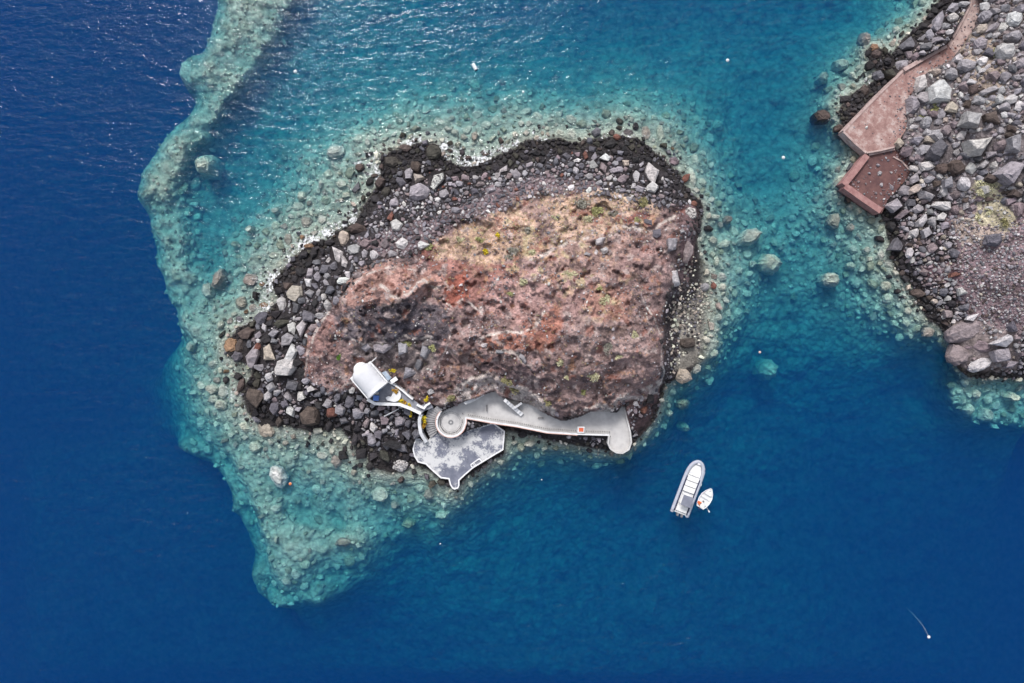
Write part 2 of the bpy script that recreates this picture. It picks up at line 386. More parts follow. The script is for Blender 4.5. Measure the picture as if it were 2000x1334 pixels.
def ground_material(name, speck_lo, speck_hi, bump_s):
    m, n, l = new_mat(name); co = obj_coords(n)
    base = attr(n, 'Col').outputs['Color']
    g1 = ramp(n, l, noise(n, l, co, 1.1, 3, 0.7), [(0.3, 0.74), (0.5, 1.0), (0.7, 1.25)])
    c = mixc(n, l, base, g1, 1.0, 'MULTIPLY')
    vo = n.new('ShaderNodeTexVoronoi'); vo.inputs['Scale'].default_value = 2.6; l.new(co, vo.inputs['Vector'])
    vc = ramp(n, l, vo.outputs['Color'], [(0.15, speck_lo), (0.5, 1.0), (0.85, speck_hi)])
    c = mixc(n, l, c, vc, 0.38, 'MULTIPLY')
    v2 = n.new('ShaderNodeTexVoronoi'); v2.inputs['Scale'].default_value = 5.5; l.new(co, v2.inputs['Vector'])
    v2c = ramp(n, l, v2.outputs['Color'], [(0.1, 0.6), (0.6, 1.0), (0.95, 1.5)])
    c = mixc(n, l, c, v2c, 0.3, 'MULTIPLY')
    h = math_n(n, l, 'ADD', noise(n, l, co, 2.5, 3, 0.7), math_n(n, l, 'MULTIPLY', vo.outputs['Distance'], 0.6))
    finish(n, l, c, 0.95, bump(n, l, h, bump_s * 0.7, 0.5), 0.1)
    return m
M_GROUND = ground_material('volcanic_ground', 0.55, 1.55, 0.8)

def rock_material(name):
    m, n, l = new_mat(name); co = obj_coords(n)
    base = attr(n, 'Col').outputs['Color']
    g1 = ramp(n, l, noise(n, l, co, 1.3, 4, 0.68), [(0.3, 0.6), (0.5, 1.0), (0.72, 1.3)])
    c = mixc(n, l, base, g1, 1.0, 'MULTIPLY')
    st = n.new('ShaderNodeMapping'); st.inputs['Scale'].default_value = (0.5, 3.2, 1.5); st.inputs['Rotation'].default_value = (0.3, 0.2, 0.5)
    l.new(co, st.inputs['Vector'])
    g2 = ramp(n, l, noise(n, l, st.outputs[0], 1.6, 2, 0.6), [(0.35, 0.75), (0.6, 1.12)])
    c = mixc(n, l, c, g2, 0.7, 'MULTIPLY')
    h = noise(n, l, co, 2.2, 3, 0.7)
    finish(n, l, c, 0.9, bump(n, l, h, 0.9, 0.35), 0.2)
    return m
M_ROCK = rock_material('volcanic_rock')

def seabed_material():
    m, n, l = new_mat('seabed_rock'); co = obj_coords(n)
    base = attr(n, 'Col').outputs['Color']
    g1 = ramp(n, l, noise(n, l, co, 0.6, 4, 0.68), [(0.3, 0.55), (0.5, 1.0), (0.7, 1.3)])
    c = mixc(n, l, base, g1, 1.0, 'MULTIPLY')
    vo = n.new('ShaderNodeTexVoronoi'); vo.inputs['Scale'].default_value = 0.9; l.new(co, vo.inputs['Vector'])
    vc = ramp(n, l, vo.outputs['Distance'], [(0.2, 1.12), (0.6, 0.9), (0.8, 0.6)])
    c = mixc(n, l, c, vc, 0.55, 'MULTIPLY')
    finish(n, l, c, 0.95, bump(n, l, math_n(n, l, 'SUBTRACT', noise(n, l, co, 1.2, 3, 0.7), vo.outputs['Distance']), 0.8, 0.6), 0.05)
    return m
M_SEABED = seabed_material()

def water_material():
    m, n, l = new_mat('sea_water'); co = obj_coords(n)
    # wind ripples: two crossed trains of short waves and a swell, all in metres
    def train(rot, sx, sy, scale, det):
        mp = n.new('ShaderNodeMapping'); mp.inputs['Rotation'].default_value = (0, 0, math.radians(rot))
        mp.inputs['Scale'].default_value = (sx, sy, 1); l.new(co, mp.inputs['Vector'])
        return noise(n, l, mp.outputs[0], scale, det, 0.55)
    a = train(-22, 0.36, 1.0, 0.55, 2)
    b = train(14, 0.42, 1.0, 1.25, 2)
    s = train(-34, 0.45, 1.0, 0.12, 1)
    c3 = train(-12, 0.5, 1.0, 3.0, 1)
    h = math_n(n, l, 'ADD', math_n(n, l, 'MULTIPLY', a, 0.50), math_n(n, l, 'ADD', math_n(n, l, 'MULTIPLY', b, 0.24), math_n(n, l, 'ADD', math_n(n, l, 'MULTIPLY', c3, 0.09), math_n(n, l, 'MULTIPLY', s, 0.35))))
    chop = attr(n, 'chop').outputs['Fac']
    hh = math_n(n, l, 'MULTIPLY', h, chop)
    nrm = bump(n, l, hh, 1.0, 1.0)
    fr = n.new('ShaderNodeFresnel'); fr.inputs['IOR'].default_value = 1.25; l.new(nrm, fr.inputs['Normal'])
    gl = n.new('ShaderNodeBsdfGlossy'); gl.inputs['Roughness'].default_value = 0.05; l.new(nrm, gl.inputs['Normal'])
    tr = n.new('ShaderNodeBsdfTransparent')
    mx = n.new('ShaderNodeMixShader'); l.new(fr.outputs[0], mx.inputs[0]); l.new(tr.outputs[0], mx.inputs[1]); l.new(gl.outputs[0], mx.inputs[2])
    # foam where swell breaks on the rocks
    fo = attr(n, 'foam').outputs['Fac']
    lace = noise(n, l, co, 1.6, 3, 0.75)
    vo = n.new('ShaderNodeTexVoronoi'); vo.feature = 'DISTANCE_TO_EDGE'; vo.inputs['Scale'].default_value = 1.3
    wob = n.new('ShaderNodeVectorMath'); wob.operation = 'ADD'; l.new(co, wob.inputs[0])
    tn = n.new('ShaderNodeTexNoise'); tn.inputs['Scale'].default_value = 1.2; tn.inputs['Detail'].default_value = 0; l.new(co, tn.inputs['Vector']); l.new(tn.outputs['Color'], wob.inputs[1])
    l.new(wob.outputs[0], vo.inputs['Vector'])
    web = ramp(n, l, vo.outputs['Distance'], [(0.02, 0.22), (0.16, 0.0)])
    k = math_n(n, l, 'ADD', math_n(n, l, 'ADD', fo, web), math_n(n, l, 'MULTIPLY', math_n(n, l, 'SUBTRACT', lace, 0.56), 2.6))
    fm = math_n(n, l, 'MULTIPLY', ramp(n, l, k, [(0.42, 0.0), (0.72, 0.9)]), ramp(n, l, fo, [(0.02, 0.0), (0.12, 1.0)]))
    df = n.new('ShaderNodeBsdfDiffuse'); df.inputs[0].default_value = (0.82, 0.83, 0.85, 1)
    m2 = n.new('ShaderNodeMixShader'); l.new(fm, m2.inputs[0]); l.new(mx.outputs[0], m2.inputs[1]); l.new(df.outputs[0], m2.inputs[2])
    o = n.new('ShaderNodeOutputMaterial'); l.new(m2.outputs[0], o.inputs['Surface'])
    sa, ss = (0.175, 0.047, 0.0215), (0.0002, 0.0112, 0.033)
    da, ds = max(sa) * 1.05, max(ss)
    va = n.new('ShaderNodeVolumeAbsorption'); va.inputs['Density'].default_value = da
    va.inputs['Color'].default_value = (*[1 - x / da for x in sa], 1)
    vs = n.new('ShaderNodeVolumeScatter'); vs.inputs['Density'].default_value = ds
    vs.inputs['Color'].default_value = (*[x / ds for x in ss], 1)
    ad = n.new('ShaderNodeAddShader'); l.new(va.outputs[0], ad.inputs[0]); l.new(vs.outputs[0], ad.inputs[1])
    l.new(ad.outputs[0], o.inputs['Volume'])
    # scatter's own extinction also removes (1-colour) of its density; accounted for above
    return m
M_WATER = water_material()

# ---------------------------------------------------------------- mesh helpers
def link(o, parent=None):
    COL.objects.link(o)
    if parent is not None: o.parent = parent
    return o
def mesh_from(name, V, F, mat, cols=None, smooth=False, parent=None):
    me = bpy.data.meshes.new(name)
    V = np.asarray(V, np.float32)
    if isinstance(F, np.ndarray) and F.ndim == 2:
        k = F.shape[1]; me.vertices.add(len(V)); me.vertices.foreach_set('co', V.ravel())
        me.loops.add(F.size); me.loops.foreach_set('vertex_index', F.ravel().astype(np.int32))
        me.polygons.add(len(F)); me.polygons.foreach_set('loop_start', np.arange(0, F.size, k, dtype=np.int32))
        me.update(calc_edges=True)
    else:
        me.from_pydata([tuple(v) for v in V], [], [tuple(f) for f in F]); me.update()
    if cols is not None:
        a = me.color_attributes.new('Col', 'FLOAT_COLOR', 'POINT')
        c = np.ones((len(V), 4), np.float32); c[:, :3] = cols
        a.data.foreach_set('color', c.ravel())
    me.polygons.foreach_set('use_smooth', np.full(len(me.polygons), smooth))
    me.materials.append(mat)
    o = bpy.data.objects.new(name, me)
    return link(o, parent)
def tag(o, label=None, cat=None, group=None, kind=None):
    if label: o['label'] = label
    if cat: o['category'] = cat
    if group: o['group'] = group
    if kind: o['kind'] = kind
    return o
def structure(o, label, cat):
    return tag(o, label, cat, None, 'structure')

# ---------------------------------------------------------------- ground colours by zone (soil and rock, with some light and shade painted in)
RAG = fbm(GU, GV, 10, 4, 2)
def paint(C, poly, col, blur=12, warp=1.0, amt=1.0, rag=0.0, scale=10, seed=2):
    m = mask(poly, blur, warp) * amt
    if rag: m = sst(0.32, 0.62, m / amt + RAG * rag * 0.7 * (m > 0.01)) * amt
    return C * (1 - m[..., None]) + np.array(col)[None, None] * m[..., None]
Cg = np.zeros((NV, NU, 3)); Cg[:] = (0.036, 0.032, 0.035)                       # rubble matrix, near-black to paint the shade in gaps between stones
Cg = paint(Cg, [(-0,-0),(1,0),(1,1)], (0, 0, 0), 0)
Cg = Cg * (1 - TOPM[..., None]) + np.array((0.29, 0.215, 0.21)) * TOPM[..., None]
zones = [
 ([(700,470),(780,440),(850,420),(960,375),(1050,350),(1130,345),(1180,360),(1150,385),(1060,385),(1000,408),(900,430),(850,462),(800,500),(740,505)], (0.155,0.115,0.125), 14, 0.95),
 ([(830,512),(850,470),(900,440),(960,420),(1010,405),(1040,388),(1110,375),(1160,366),(1225,392),(1290,402),(1260,432),(1200,450),(1140,470),(1050,508),(960,516),(880,508)], (0.47,0.355,0.285), 14, 0.95),
 ([(990,395),(1030,372),(1060,385),(1060,410),(1095,460),(1060,480),(1040,430)], (0.30,0.22,0.21), 10, 0.8),
 ([(830,505),(870,512),(960,514),(1020,520),(1000,560),(960,600),(905,600),(870,560),(820,530)], (0.31,0.165,0.145), 14, 0.85),
 ([(800,500),(840,478),(856,492),(840,515),(812,522)], (0.20,0.10,0.10), 8, 0.9),
 ([(870,540),(905,535),(915,590),(880,600),(868,570)], (0.33,0.125,0.095), 8, 0.9),
 ([(940,560),(1040,520),(1130,520),(1160,580),(1130,640),(1060,650),(960,610)], (0.38,0.26,0.25), 24, 0.85),
 ([(960,600),(1000,560),(1060,600),(1050,640),(1000,640)], (0.42,0.28,0.26), 14, 0.6),
 ([(930,664),(985,652),(1040,640),(1062,612),(1090,600),(1100,640),(1070,690),(1020,686),(960,690)], (0.40,0.19,0.14), 12, 0.8),
 ([(1140,560),(1180,550),(1230,570),(1230,620),(1180,640),(1150,610)], (0.36,0.21,0.17), 16, 0.7),
 ([(1140,470),(1290,440),(1310,500),(1290,560),(1200,560),(1140,520)], (0.32,0.225,0.215), 20, 0.7),
 ([(1040,490),(1140,470),(1220,452),(1240,480),(1180,540),(1060,540)], (0.42,0.305,0.275), 16, 0.7),
 ([(1210,420),(1255,408),(1285,415),(1262,436),(1225,434),(1214,440)], (0.22,0.10,0.095), 8, 0.9),
 ([(655,612),(700,596),(790,590),(862,604),(892,640),(858,676),(780,668),(720,672),(660,668)], (0.115,0.108,0.125), 18, 0.95),
 ([(700,630),(790,622),(850,640),(800,665),(720,660)], (0.085,0.082,0.10), 14, 0.8),
 ([(740,575),(770,568),(790,590),(775,605),(745,600)], (0.13,0.115,0.115), 8, 0.9),
 ([(600,640),(640,612),(662,640),(660,690),(610,740),(590,715)], (0.29,0.19,0.18), 12, 0.8),
 ([(640,600),(690,548),(760,512),(860,520),(870,556),(800,580),(700,600)], (0.37,0.235,0.205), 16, 0.8),
 ([(690,672),(760,664),(850,668),(846,720),(800,740),(730,716),(690,700)], (0.20,0.185,0.185), 12, 0.8),
 ([(884,690),(1010,694),(1060,730),(1090,800),(1000,772),(960,738),(900,760),(860,780),(850,740)], (0.165,0.125,0.13), 16, 0.9),
 ([(850,740),(872,690),(900,650),(920,700),(890,760)], (0.29,0.215,0.205), 12, 0.7),
 ([(1060,690),(1290,690),(1294,740),(1200,790),(1100,810),(1070,770)], (0.245,0.185,0.18), 18, 0.85),
 ([(1100,640),(1200,630),(1250,660),(1240,700),(1130,700)], (0.32,0.25,0.24), 20, 0.8),
 ([(1220,790),(1290,752),(1296,775),(1280,820),(1246,852),(1230,840)], (0.13,0.085,0.085), 6, 0.95),
 ([(1296,745),(1300,600),(1320,555),(1338,520),(1326,600),(1318,700)], (0.075,0.06,0.065), 6, 0.9),  # crevice under the east edge, its shade painted into the ground colour
 ([(1322,600),(1370,560),(1395,590),(1372,690),(1340,730),(1318,720)], (0.27,0.25,0.22), 10, 0.8),
 ([(1320,410),(1352,405),(1374,402),(1362,470),(1340,560),(1325,540),(1332,470)], (0.17,0.115,0.12), 8, 0.9),
 ([(888,787),(903,763),(923,745),(962,738),(986,752),(1006,766),(1036,769),(1057,784),(1077,806),(1066,809),(1050,797),(1020,785),(985,777),(966,765),(950,767),(925,778),(905,785)], (0.47,0.45,0.435), 4, 0.85),
 ([(1150,803),(1172,794),(1196,798),(1206,788),(1212,772),(1240,770),(1262,760),(1287,748),(1288,756),(1262,770),(1230,784),(1206,800),(1196,804)], (0.46,0.44,0.43), 4, 0.7),
 # mainland
 ([(1780,160),(1860,100),(1940,-20),(2300,-20),(2300,420),(1860,420),(1800,340),(1760,300)], (0.19,0.165,0.17), 20, 0.9),
 ([(1870,90),(1900,60),(1930,60),(1960,140),(1950,220),(1900,200),(1880,140)], (0.40,0.32,0.26), 14, 0.8),
 ([(1840,430),(1900,400),(2300,400),(2300,660),(1960,660),(1890,640),(1860,540),(1880,500)], (0.235,0.17,0.185), 24, 0.95),
 ([(1860,430),(1920,410),(1990,430),(1960,470),(1900,480),(1870,470)], (0.42,0.34,0.29), 16, 0.8),
 ([(1890,345),(1950,345),(1960,400),(1990,440),(1960,450),(1900,440),(1915,400)], (0.46,0.415,0.29), 12, 0.85),
 ([(1800,520),(1850,510),(1900,540),(1860,560),(1820,550)], (0.16,0.10,0.115), 10, 0.8),
 ([(1840,640),(1900,620),(1990,640),(1990,720),(1900,730),(1860,710)], (0.25,0.205,0.20), 12, 0.9),
]
for poly, c, b, a in zones:
    Cg = paint(Cg, poly, c, b, 1.3, a, 0.5)
# fine patches of other soil, lichen and pale dust
n1 = fbm(GU, GV, 26, 5, 2); n2 = fbm(GU, GV, 9, 4, 5); n3 = fbm(GU, GV, 5, 3, 1)
Cg *= np.clip(1 + 0.34 * n1 + 0.22 * n2 + 0.08 * n3, 0.35, 1.8)[..., None]
gold = mask([(840,500),(860,460),(960,420),(1040,388),(1160,368),(1290,402),(1290,440),(1150,470),(1250,560),(1200,640),(1050,560),(950,520)], 30, 1)
for (w, col, sd, sc, th) in ((gold, (0.49, 0.36, 0.245), 6, 12, 0.30), (gold, (0.47, 0.43, 0.28), 7, 16, 0.46), (TOPM, (0.42, 0.25, 0.16), 3, 13, 0.68), (TOPM, (0.42, 0.365, 0.355), 4, 14, 0.45), (TOPM, (0.085, 0.068, 0.075), 1, 13, 0.35), (TOPM, (0.27, 0.13, 0.105), 0, 18, 0.58)):
    k = sst(th, th + 0.35, fbm(GU, GV, sc, 4, sd)) * w * 0.75
    Cg = Cg * (1 - k[..., None]) + np.array(col) * k[..., None]
k = np.clip(LIP * 1.1, 0, 1)[..., None]
Cg = Cg * (1 - k) + np.array((0.52, 0.485, 0.46)) * k  # pale rock lips, their sunlit look painted into the colour
wetz = 1 - sst(0.2, 1.3, Z + n2 * 0.5)                              # dark wave-washed zone and its weed
wetz *= 1 - 0.85 * mask(EAST_BEACH, 4, 1)
k = (wetz * (1 - TOPM) * 0.8)[..., None]
Cg = Cg * (1 - k) + np.array((0.036, 0.032, 0.032)) * k
uw = 1 - sst(-0.55, 0.05, Z)                                        # silted, weed-grown rock below the tide
Cu = np.zeros_like(Cg); Cu[:] = (0.50, 0.50, 0.43)
k = sst(0.1, 0.7, fbm(GU, GV, 34, 5, 7))[..., None] * 0.6; Cu = Cu * (1 - k) + np.array((0.38, 0.395, 0.325)) * k
k = sst(0.2, 0.6, fbm(GU, GV, 12, 4, 3))[..., None] * 0.5; Cu = Cu * (1 - k) + np.array((0.28, 0.285, 0.23)) * k
k = sst(0.1, 0.6, fbm(GU, GV, 55, 3, 5))[..., None] * 0.5; Cu = Cu * (1 - k) + np.array((0.56, 0.55, 0.45)) * k
k = sst(-3.8, -6.5, Z)[..., None] * 0.4; Cu = Cu * (1 - k) + np.array((0.31, 0.325, 0.275)) * k
Cu = paint(Cu, POOL, (0.50, 0.49, 0.40), 8)
Cg = Cg * (1 - uw[..., None]) + Cu * uw[..., None]
Cg = np.clip(Cg * (1 - TOPM[..., None] * np.array((0.06, 0.13, 0.15))), 0.012, 0.7)

# ---------------------------------------------------------------- terrain sheets
def sheet(name, u0, u1, v0, v1, step, mat, keep=None, zf=None, cf=None, smooth=True):
    k = step // GST
    i = np.arange((u0 - G0U) // GST, min((u1 - G0U) // GST, NU - 1) + 1, k); j = np.arange((v0 - G0V) // GST, min((v1 - G0V) // GST, NV - 1) + 1, k)
    z = Z[np.ix_(j, i)]; c = Cg[np.ix_(j, i)]
    if zf is not None: z = zf(z)
    U, V = np.meshgrid(gu[i].astype(float), gv[j].astype(float))
    kk = S * (1 - np.clip(z, -5, 60) / H)
    X = (U - CX) * kk; Y = -(V - CY) * kk
    nj, ni = z.shape
    idx = np.arange(nj * ni).reshape(nj, ni)
    F = np.stack([idx[:-1, :-1], idx[1:, :-1], idx[1:, 1:], idx[:-1, 1:]], -1).reshape(-1, 4)
    if keep is not None:
        zm = np.max(np.stack([z.ravel()[F[:, q]] for q in range(4)]), 0)
        F = F[zm > keep]
    used = np.zeros(nj * ni, bool); used[F.ravel()] = True
    rem = np.cumsum(used) - 1
    V3 = np.stack([X.ravel(), Y.ravel(), z.ravel()], -1)[used]
    return mesh_from(name, V3, rem[F].astype(np.int32), mat, c.reshape(-1, 3)[used], smooth)
islet = structure(sheet('islet', 420, 1420, 240, 980, 2, M_GROUND, -1.0), 'red and grey volcanic rock islet ringed by rubble in the middle of the sea', 'islet')
mainland = structure(sheet('mainland', 1570, 2140, -140, 900, 2, M_GROUND, -1.0), 'boulder-covered rocky shore of the mainland along the right edge', 'shore')
def dip(z):
    return z - 1.6 * sst(-1.3, -0.3, z) - np.clip(z + 0.3, 0, 100)
seabed = structure(sheet('seabed', -140, 2140, -140, 1474, 4, M_SEABED, None, dip), 'pale rocky sea floor and reef seen through the clear water', 'seabed')
# the floor beyond the surveyed part
bx0, bx1, by0, by1 = W(-140, 0).x, W(2140, 0).x, W(0, 1474).y, W(0, -140).y
B = 700.0
V = [(-B, -B, -27.2), (B, -B, -27.2), (B, B, -27.2), (-B, B, -27.2), (bx0 + 4, by0 + 4, -27.2), (bx1 - 4, by0 + 4, -27.2), (bx1 - 4, by1 - 4, -27.2), (bx0 + 4, by1 - 4, -27.2)]
ff = structure(mesh_from('deep_seabed', V, [(0, 1, 5, 4), (1, 2, 6, 5), (2, 3, 7, 6), (3, 0, 4, 7)], M_SEABED, np.tile((0.46, 0.46, 0.39), (8, 1))), 'deep sea floor beyond the reef', 'seabed')

# ---------------------------------------------------------------- the sea: one closed body of water
FOAM_SPOTS = [(640,455,16,10,1.0),(612,468,22,9,1.0),(590,480,16,10,1.0),(640,492,8,10,1.0),(600,505,20,8,.9),(575,520,18,8,.8),(543,540,12,12,1.0),(530,560,10,10,.8),(505,545,14,10,.5),
 (515,580,16,14,.5),(540,600,10,14,.6),(550,625,10,12,.6),(690,430,16,8,.9),(672,440,12,8,.8),(700,320,10,10,.8),(730,330,16,12,.5),(745,350,12,14,.6),(800,300,14,12,1.0),(818,312,14,14,1.0),(835,330,8,10,.7),
 (785,300,8,8,.6),(868,310,8,10,.9),(880,330,14,8,.5),(905,335,18,6,.7),(935,335,10,6,.6),(960,315,14,8,.7),(985,292,14,8,.9),(1010,280,12,8,.8),(1040,262,10,6,.6),(1065,270,10,6,.6),(1100,285,14,8,.9),(1110,290,8,8,.6),(1160,285,8,8,.6),
 (1180,270,12,5,.6),(1225,270,16,7,1.0),(1240,280,10,8,.6),(1262,265,8,8,.4),(1280,300,10,10,.4),(470,660,12,10,.6),(445,690,12,8,.6),(470,640,16,8,.6),(455,770,14,14,.6),(440,790,14,18,.3),(480,815,10,10,.4),
 (500,640,10,8,.5),(1655,200,10,10,.5),(1640,180,14,10,.4),(1700,170,14,16,.5),(1690,150,10,10,.5),(1620,230,10,6,.4),(1750,70,10,14,.4),(790,905,10,8,.7),(770,905,8,6,.5),(1370,405,10,8,.5),(1360,600,8,20,.25),(1380,640,8,14,.2),
 (1735,590,14,8,.25),(1790,620,16,8,.2),(1640,250,8,10,.4),(420,795,10,10,.3),(500,820,10,6,.3),(1700,110,10,10,.4)]
fu = np.concatenate([np.arange(-7000, -100, 500), np.arange(-60, 2061, 4), np.arange(2200, 8001, 500)]).astype(float)
fv = np.concatenate([np.arange(-6600, -100, 500), np.arange(-60, 1395, 4), np.arange(1500, 8001, 500)]).astype(float)
FU, FV = np.meshgrid(fu, fv)
foam = np.zeros(FU.shape)
ii = np.clip(((FU - G0U) / GST).astype(int), 0, NU - 1); jj = np.clip(((FV - G0V) / GST).astype(int), 0, NV - 1)
zz = Z[jj, ii]
expo = np.clip(sst(1500, 700, FU) * sst(620, 420, FV - 0.25 * (900 - FU)) + 0.30, 0, 1) * sst(1120, 860, FV)
foam = np.exp(-((zz + 0.25) / 0.55) ** 2) * expo * 0.7 * sst(-0.5, 0.6, fbm(FU, FV, 34, 3, 2))
for (u, v, ru, rv, a) in FOAM_SPOTS:
    d = ((FU - u) / (ru * 1.25)) ** 2 + ((FV - v) / (rv * 1.25)) ** 2
    foam = np.maximum(foam, a * 0.82 * np.exp(-d * 1.1) * (d < 6))
chop = np.clip(1.0 + 0.08 * (1 - sst(150, 800, FV)) , 0, 1.2) * (0.8 + 0.25 * fbm(FU, FV, 260, 2, 3))
calm = np.exp(-((FU - 1040) / 260) ** 2 - ((FV - 900) / 130) ** 2)
chop = chop * (1 - 0.45 * calm)
nj, ni = FU.shape
top = np.stack([(FU - CX) * S, -(FV - CY) * S, np.zeros_like(FU)], -1).reshape(-1, 3)
idx = np.arange(nj * ni).reshape(nj, ni)
F = [tuple(f) for f in np.stack([idx[:-1, :-1], idx[1:, :-1], idx[1:, 1:], idx[:-1, 1:]], -1).reshape(-1, 4)]
ring = list(idx[0, :-1]) + list(idx[:-1, -1]) + list(idx[-1, :0:-1]) + list(idx[:0:-1, 0])
low = top[ring] * np.array((1, 1, 0)) + np.array((0, 0, -32.0))
nb = len(top); V = np.concatenate([top, low])
nr = len(ring)
for q in range(nr):
    F.append((ring[q], ring[(q + 1) % nr], nb + (q + 1) % nr, nb + q))
F.append(tuple(nb + q for q in range(nr)))
me = bpy.data.meshes.new('sea')
me.from_pydata(V.tolist(), [], F); me.update()
for nm, arr in (('foam', foam), ('chop', chop)):
    a = me.attributes.new(nm, 'FLOAT', 'POINT')
    a.data.foreach_set('value', np.concatenate([arr.ravel(), np.zeros(nr)]).astype(np.float32))
me.materials.append(M_WATER)
sea = structure(link(bpy.data.objects.new('sea', me)), 'clear blue and turquoise sea water around the islet', 'sea')

# ---------------------------------------------------------------- rocks
TONES = {  # what each kind of stone looks like: albedo
 'grey': (0.305, 0.285, 0.305), 'pale': (0.50, 0.475, 0.475), 'white': (0.66, 0.64, 0.62), 'dark': (0.045, 0.041, 0.044), 'olive': (0.07, 0.066, 0.056),
 'brown': (0.10, 0.077, 0.07), 'red': (0.19, 0.088, 0.07), 'orange': (0.30, 0.19, 0.12), 'beige': (0.42, 0.36, 0.31), 'mauve': (0.25, 0.20, 0.21),
 'slate': (0.135, 0.13, 0.148), 'sub': (0.60, 0.59, 0.50), 'subdark': (0.36, 0.37, 0.29), 'lichen': (0.60, 0.58, 0.57), 'black': (0.035, 0.033, 0.036)}
TONE_WORD = {'grey': 'grey', 'pale': 'pale grey', 'white': 'whitish', 'dark': 'dark wet', 'olive': 'dark olive-brown', 'brown': 'brown', 'red': 'reddish-brown',
 'orange': 'orange-stained', 'beige': 'beige', 'mauve': 'mauve-grey', 'slate': 'dark grey', 'sub': 'pale silted', 'subdark': 'dull green', 'lichen': 'white-crusted', 'black': 'black'}
def hull_mesh(P3):
    bm = bmesh.new()
    for p in P3: bm.verts.new(p)
    r = bmesh.ops.convex_hull(bm, input=bm.verts)
    bmesh.ops.delete(bm, geom=list({g for g in r['geom_interior'] + r['geom_unused'] if isinstance(g, bmesh.types.BMVert)}), context='VERTS')
    bmesh.ops.recalc_face_normals(bm, faces=bm.faces)
    bm.verts.index_update()
    V = np.array([v.co[:] for v in bm.verts]); F = np.array([[v.index for v in f.verts] for f in bm.faces])
    bm.free()
    return V, F
def rock_points(rng, sides=7, block=0.5):
    """unit rock: fits -1..1 in x and y, -0.6..1 in z"""
    a0 = rng.rand() * 6.283
    ang = a0 + (np.arange(sides) + rng.uniform(-0.33, 0.33, sides)) * 6.283 / sides
    rad = rng.uniform(0.74, 1.0, sides)
    pts = []
    tx, ty = rng.uniform(-0.28, 0.28, 2)
    for z, k in ((-0.6, 0.86), (0.05, 1.0), (rng.uniform(0.45, 0.62), rng.uniform(0.84, 0.95)), (0.86, rng.uniform(0.42, 0.68))):
        off = rng.uniform(-0.07, 0.07, 2)
        for a, r in zip(ang, rad):
            jr = r * k * rng.uniform(0.9, 1.06); x, y = math.cos(a) * jr + off[0], math.sin(a) * jr + off[1]
            pts.append((x, y, z + (tx * x + ty * y) * (z > 0.2) + rng.uniform(-0.06, 0.06)))
    P3 = np.array(pts)
    ex = np.abs(P3[:, :2]).max(0); P3[:, :2] /= ex
    return P3
def block_points(rng):
    """broken angular block: a skewed box with knocked-off corners"""
    n = rng.randint(4, 7); ang = (np.arange(n) + rng.uniform(-0.36, 0.36, n)) * 6.283 / n + rng.rand() * 6.283
    rad = rng.uniform(0.62, 1.0, n); kt = rng.uniform(0.62, 0.95); tx, ty = rng.uniform(-0.38, 0.38, 2); ox, oy = rng.uniform(-0.16, 0.16, 2)
    P3 = []
    for a, r in zip(ang, rad):
        x, y = math.cos(a) * r, math.sin(a) * r
        P3.append((x * rng.uniform(0.85, 1.05), y * rng.uniform(0.85, 1.05), -0.6))
        if rng.rand() < 0.6: P3.append((x, y, rng.uniform(0.0, 0.5)))
        k = kt * rng.uniform(0.8, 1.1); xt, yt = x * k + ox, y * k + oy
        P3.append((xt, yt, 0.75 + tx * xt + ty * yt + rng.uniform(-0.12, 0.12)))
    P3.append((ox + rng.uniform(-0.3, 0.3), oy + rng.uniform(-0.3, 0.3), 0.95))
    P3 = np.array(P3)
    P3[:, :2] /= np.abs(P3[:, :2]).max(0)
    return P3
TPL = [hull_mesh(block_points(np.random.RandomState(100 + i)) if i % 4 else rock_points(np.random.RandomState(100 + i), 5 + i % 3)) for i in range(36)]
def rough_rock(rng, sides, chip, full=False):
    V, F = hull_mesh(block_points(rng) if rng.rand() < 0.7 and not full else rock_points(rng, sides))
    # split every facet once and push the new points about: broken faces and blunted edges
    ed = {}; V = list(map(np.array, V)); NF = []
    cen = np.mean(V, 0)
    def mid(a, b):
        k = (min(a, b), max(a, b))
        if k not in ed:
            p = (V[a] + V[b]) * 0.5; d = p - cen
            V.append(p + d * rng.uniform(-chip, chip * 0.55) + rng.uniform(-0.03, 0.03, 3)); ed[k] = len(V) - 1
        return ed[k]
    for a, b, c in F:
        ab, bc, ca = mid(a, b), mid(b, c), mid(c, a)
        NF += [(a, ab, ca), (ab, b, bc), (ca, bc, c), (ab, bc, ca)]
    return np.array(V), np.array(NF)

OCC = np.zeros((1500, 2300), bool)     # what is already covered, one cell per plan unit, offset 70
def occ_mark(u, v, r):
    i0, i1, j0, j1 = int(u - r) + 70, int(u + r) + 71, int(v - r) + 70, int(v + r) + 71
    if i0 < 0 or j0 < 0 or i1 >= 2300 or j1 >= 1500: return
    y, x = np.ogrid[j0:j1, i0:i1]
    OCC[j0:j1, i0:i1] |= (x - 70 - u) ** 2 + (y - 70 - v) ** 2 <= r * r
_ring = [(math.cos(a), math.sin(a)) for a in np.arange(0, 6.28, 6.2832 / 8)]
def occ_free(u, v, r):
    for k in (0.0, 0.55, 0.95):
        for cx, sy in (_ring if k else [(0, 0)]):
            i, j = int(u + cx * r * k) + 70, int(v + sy * r * k) + 70
            if i < 0 or j < 0 or i >= 2300 or j >= 1500 or OCC[j, i]: return False
    return True
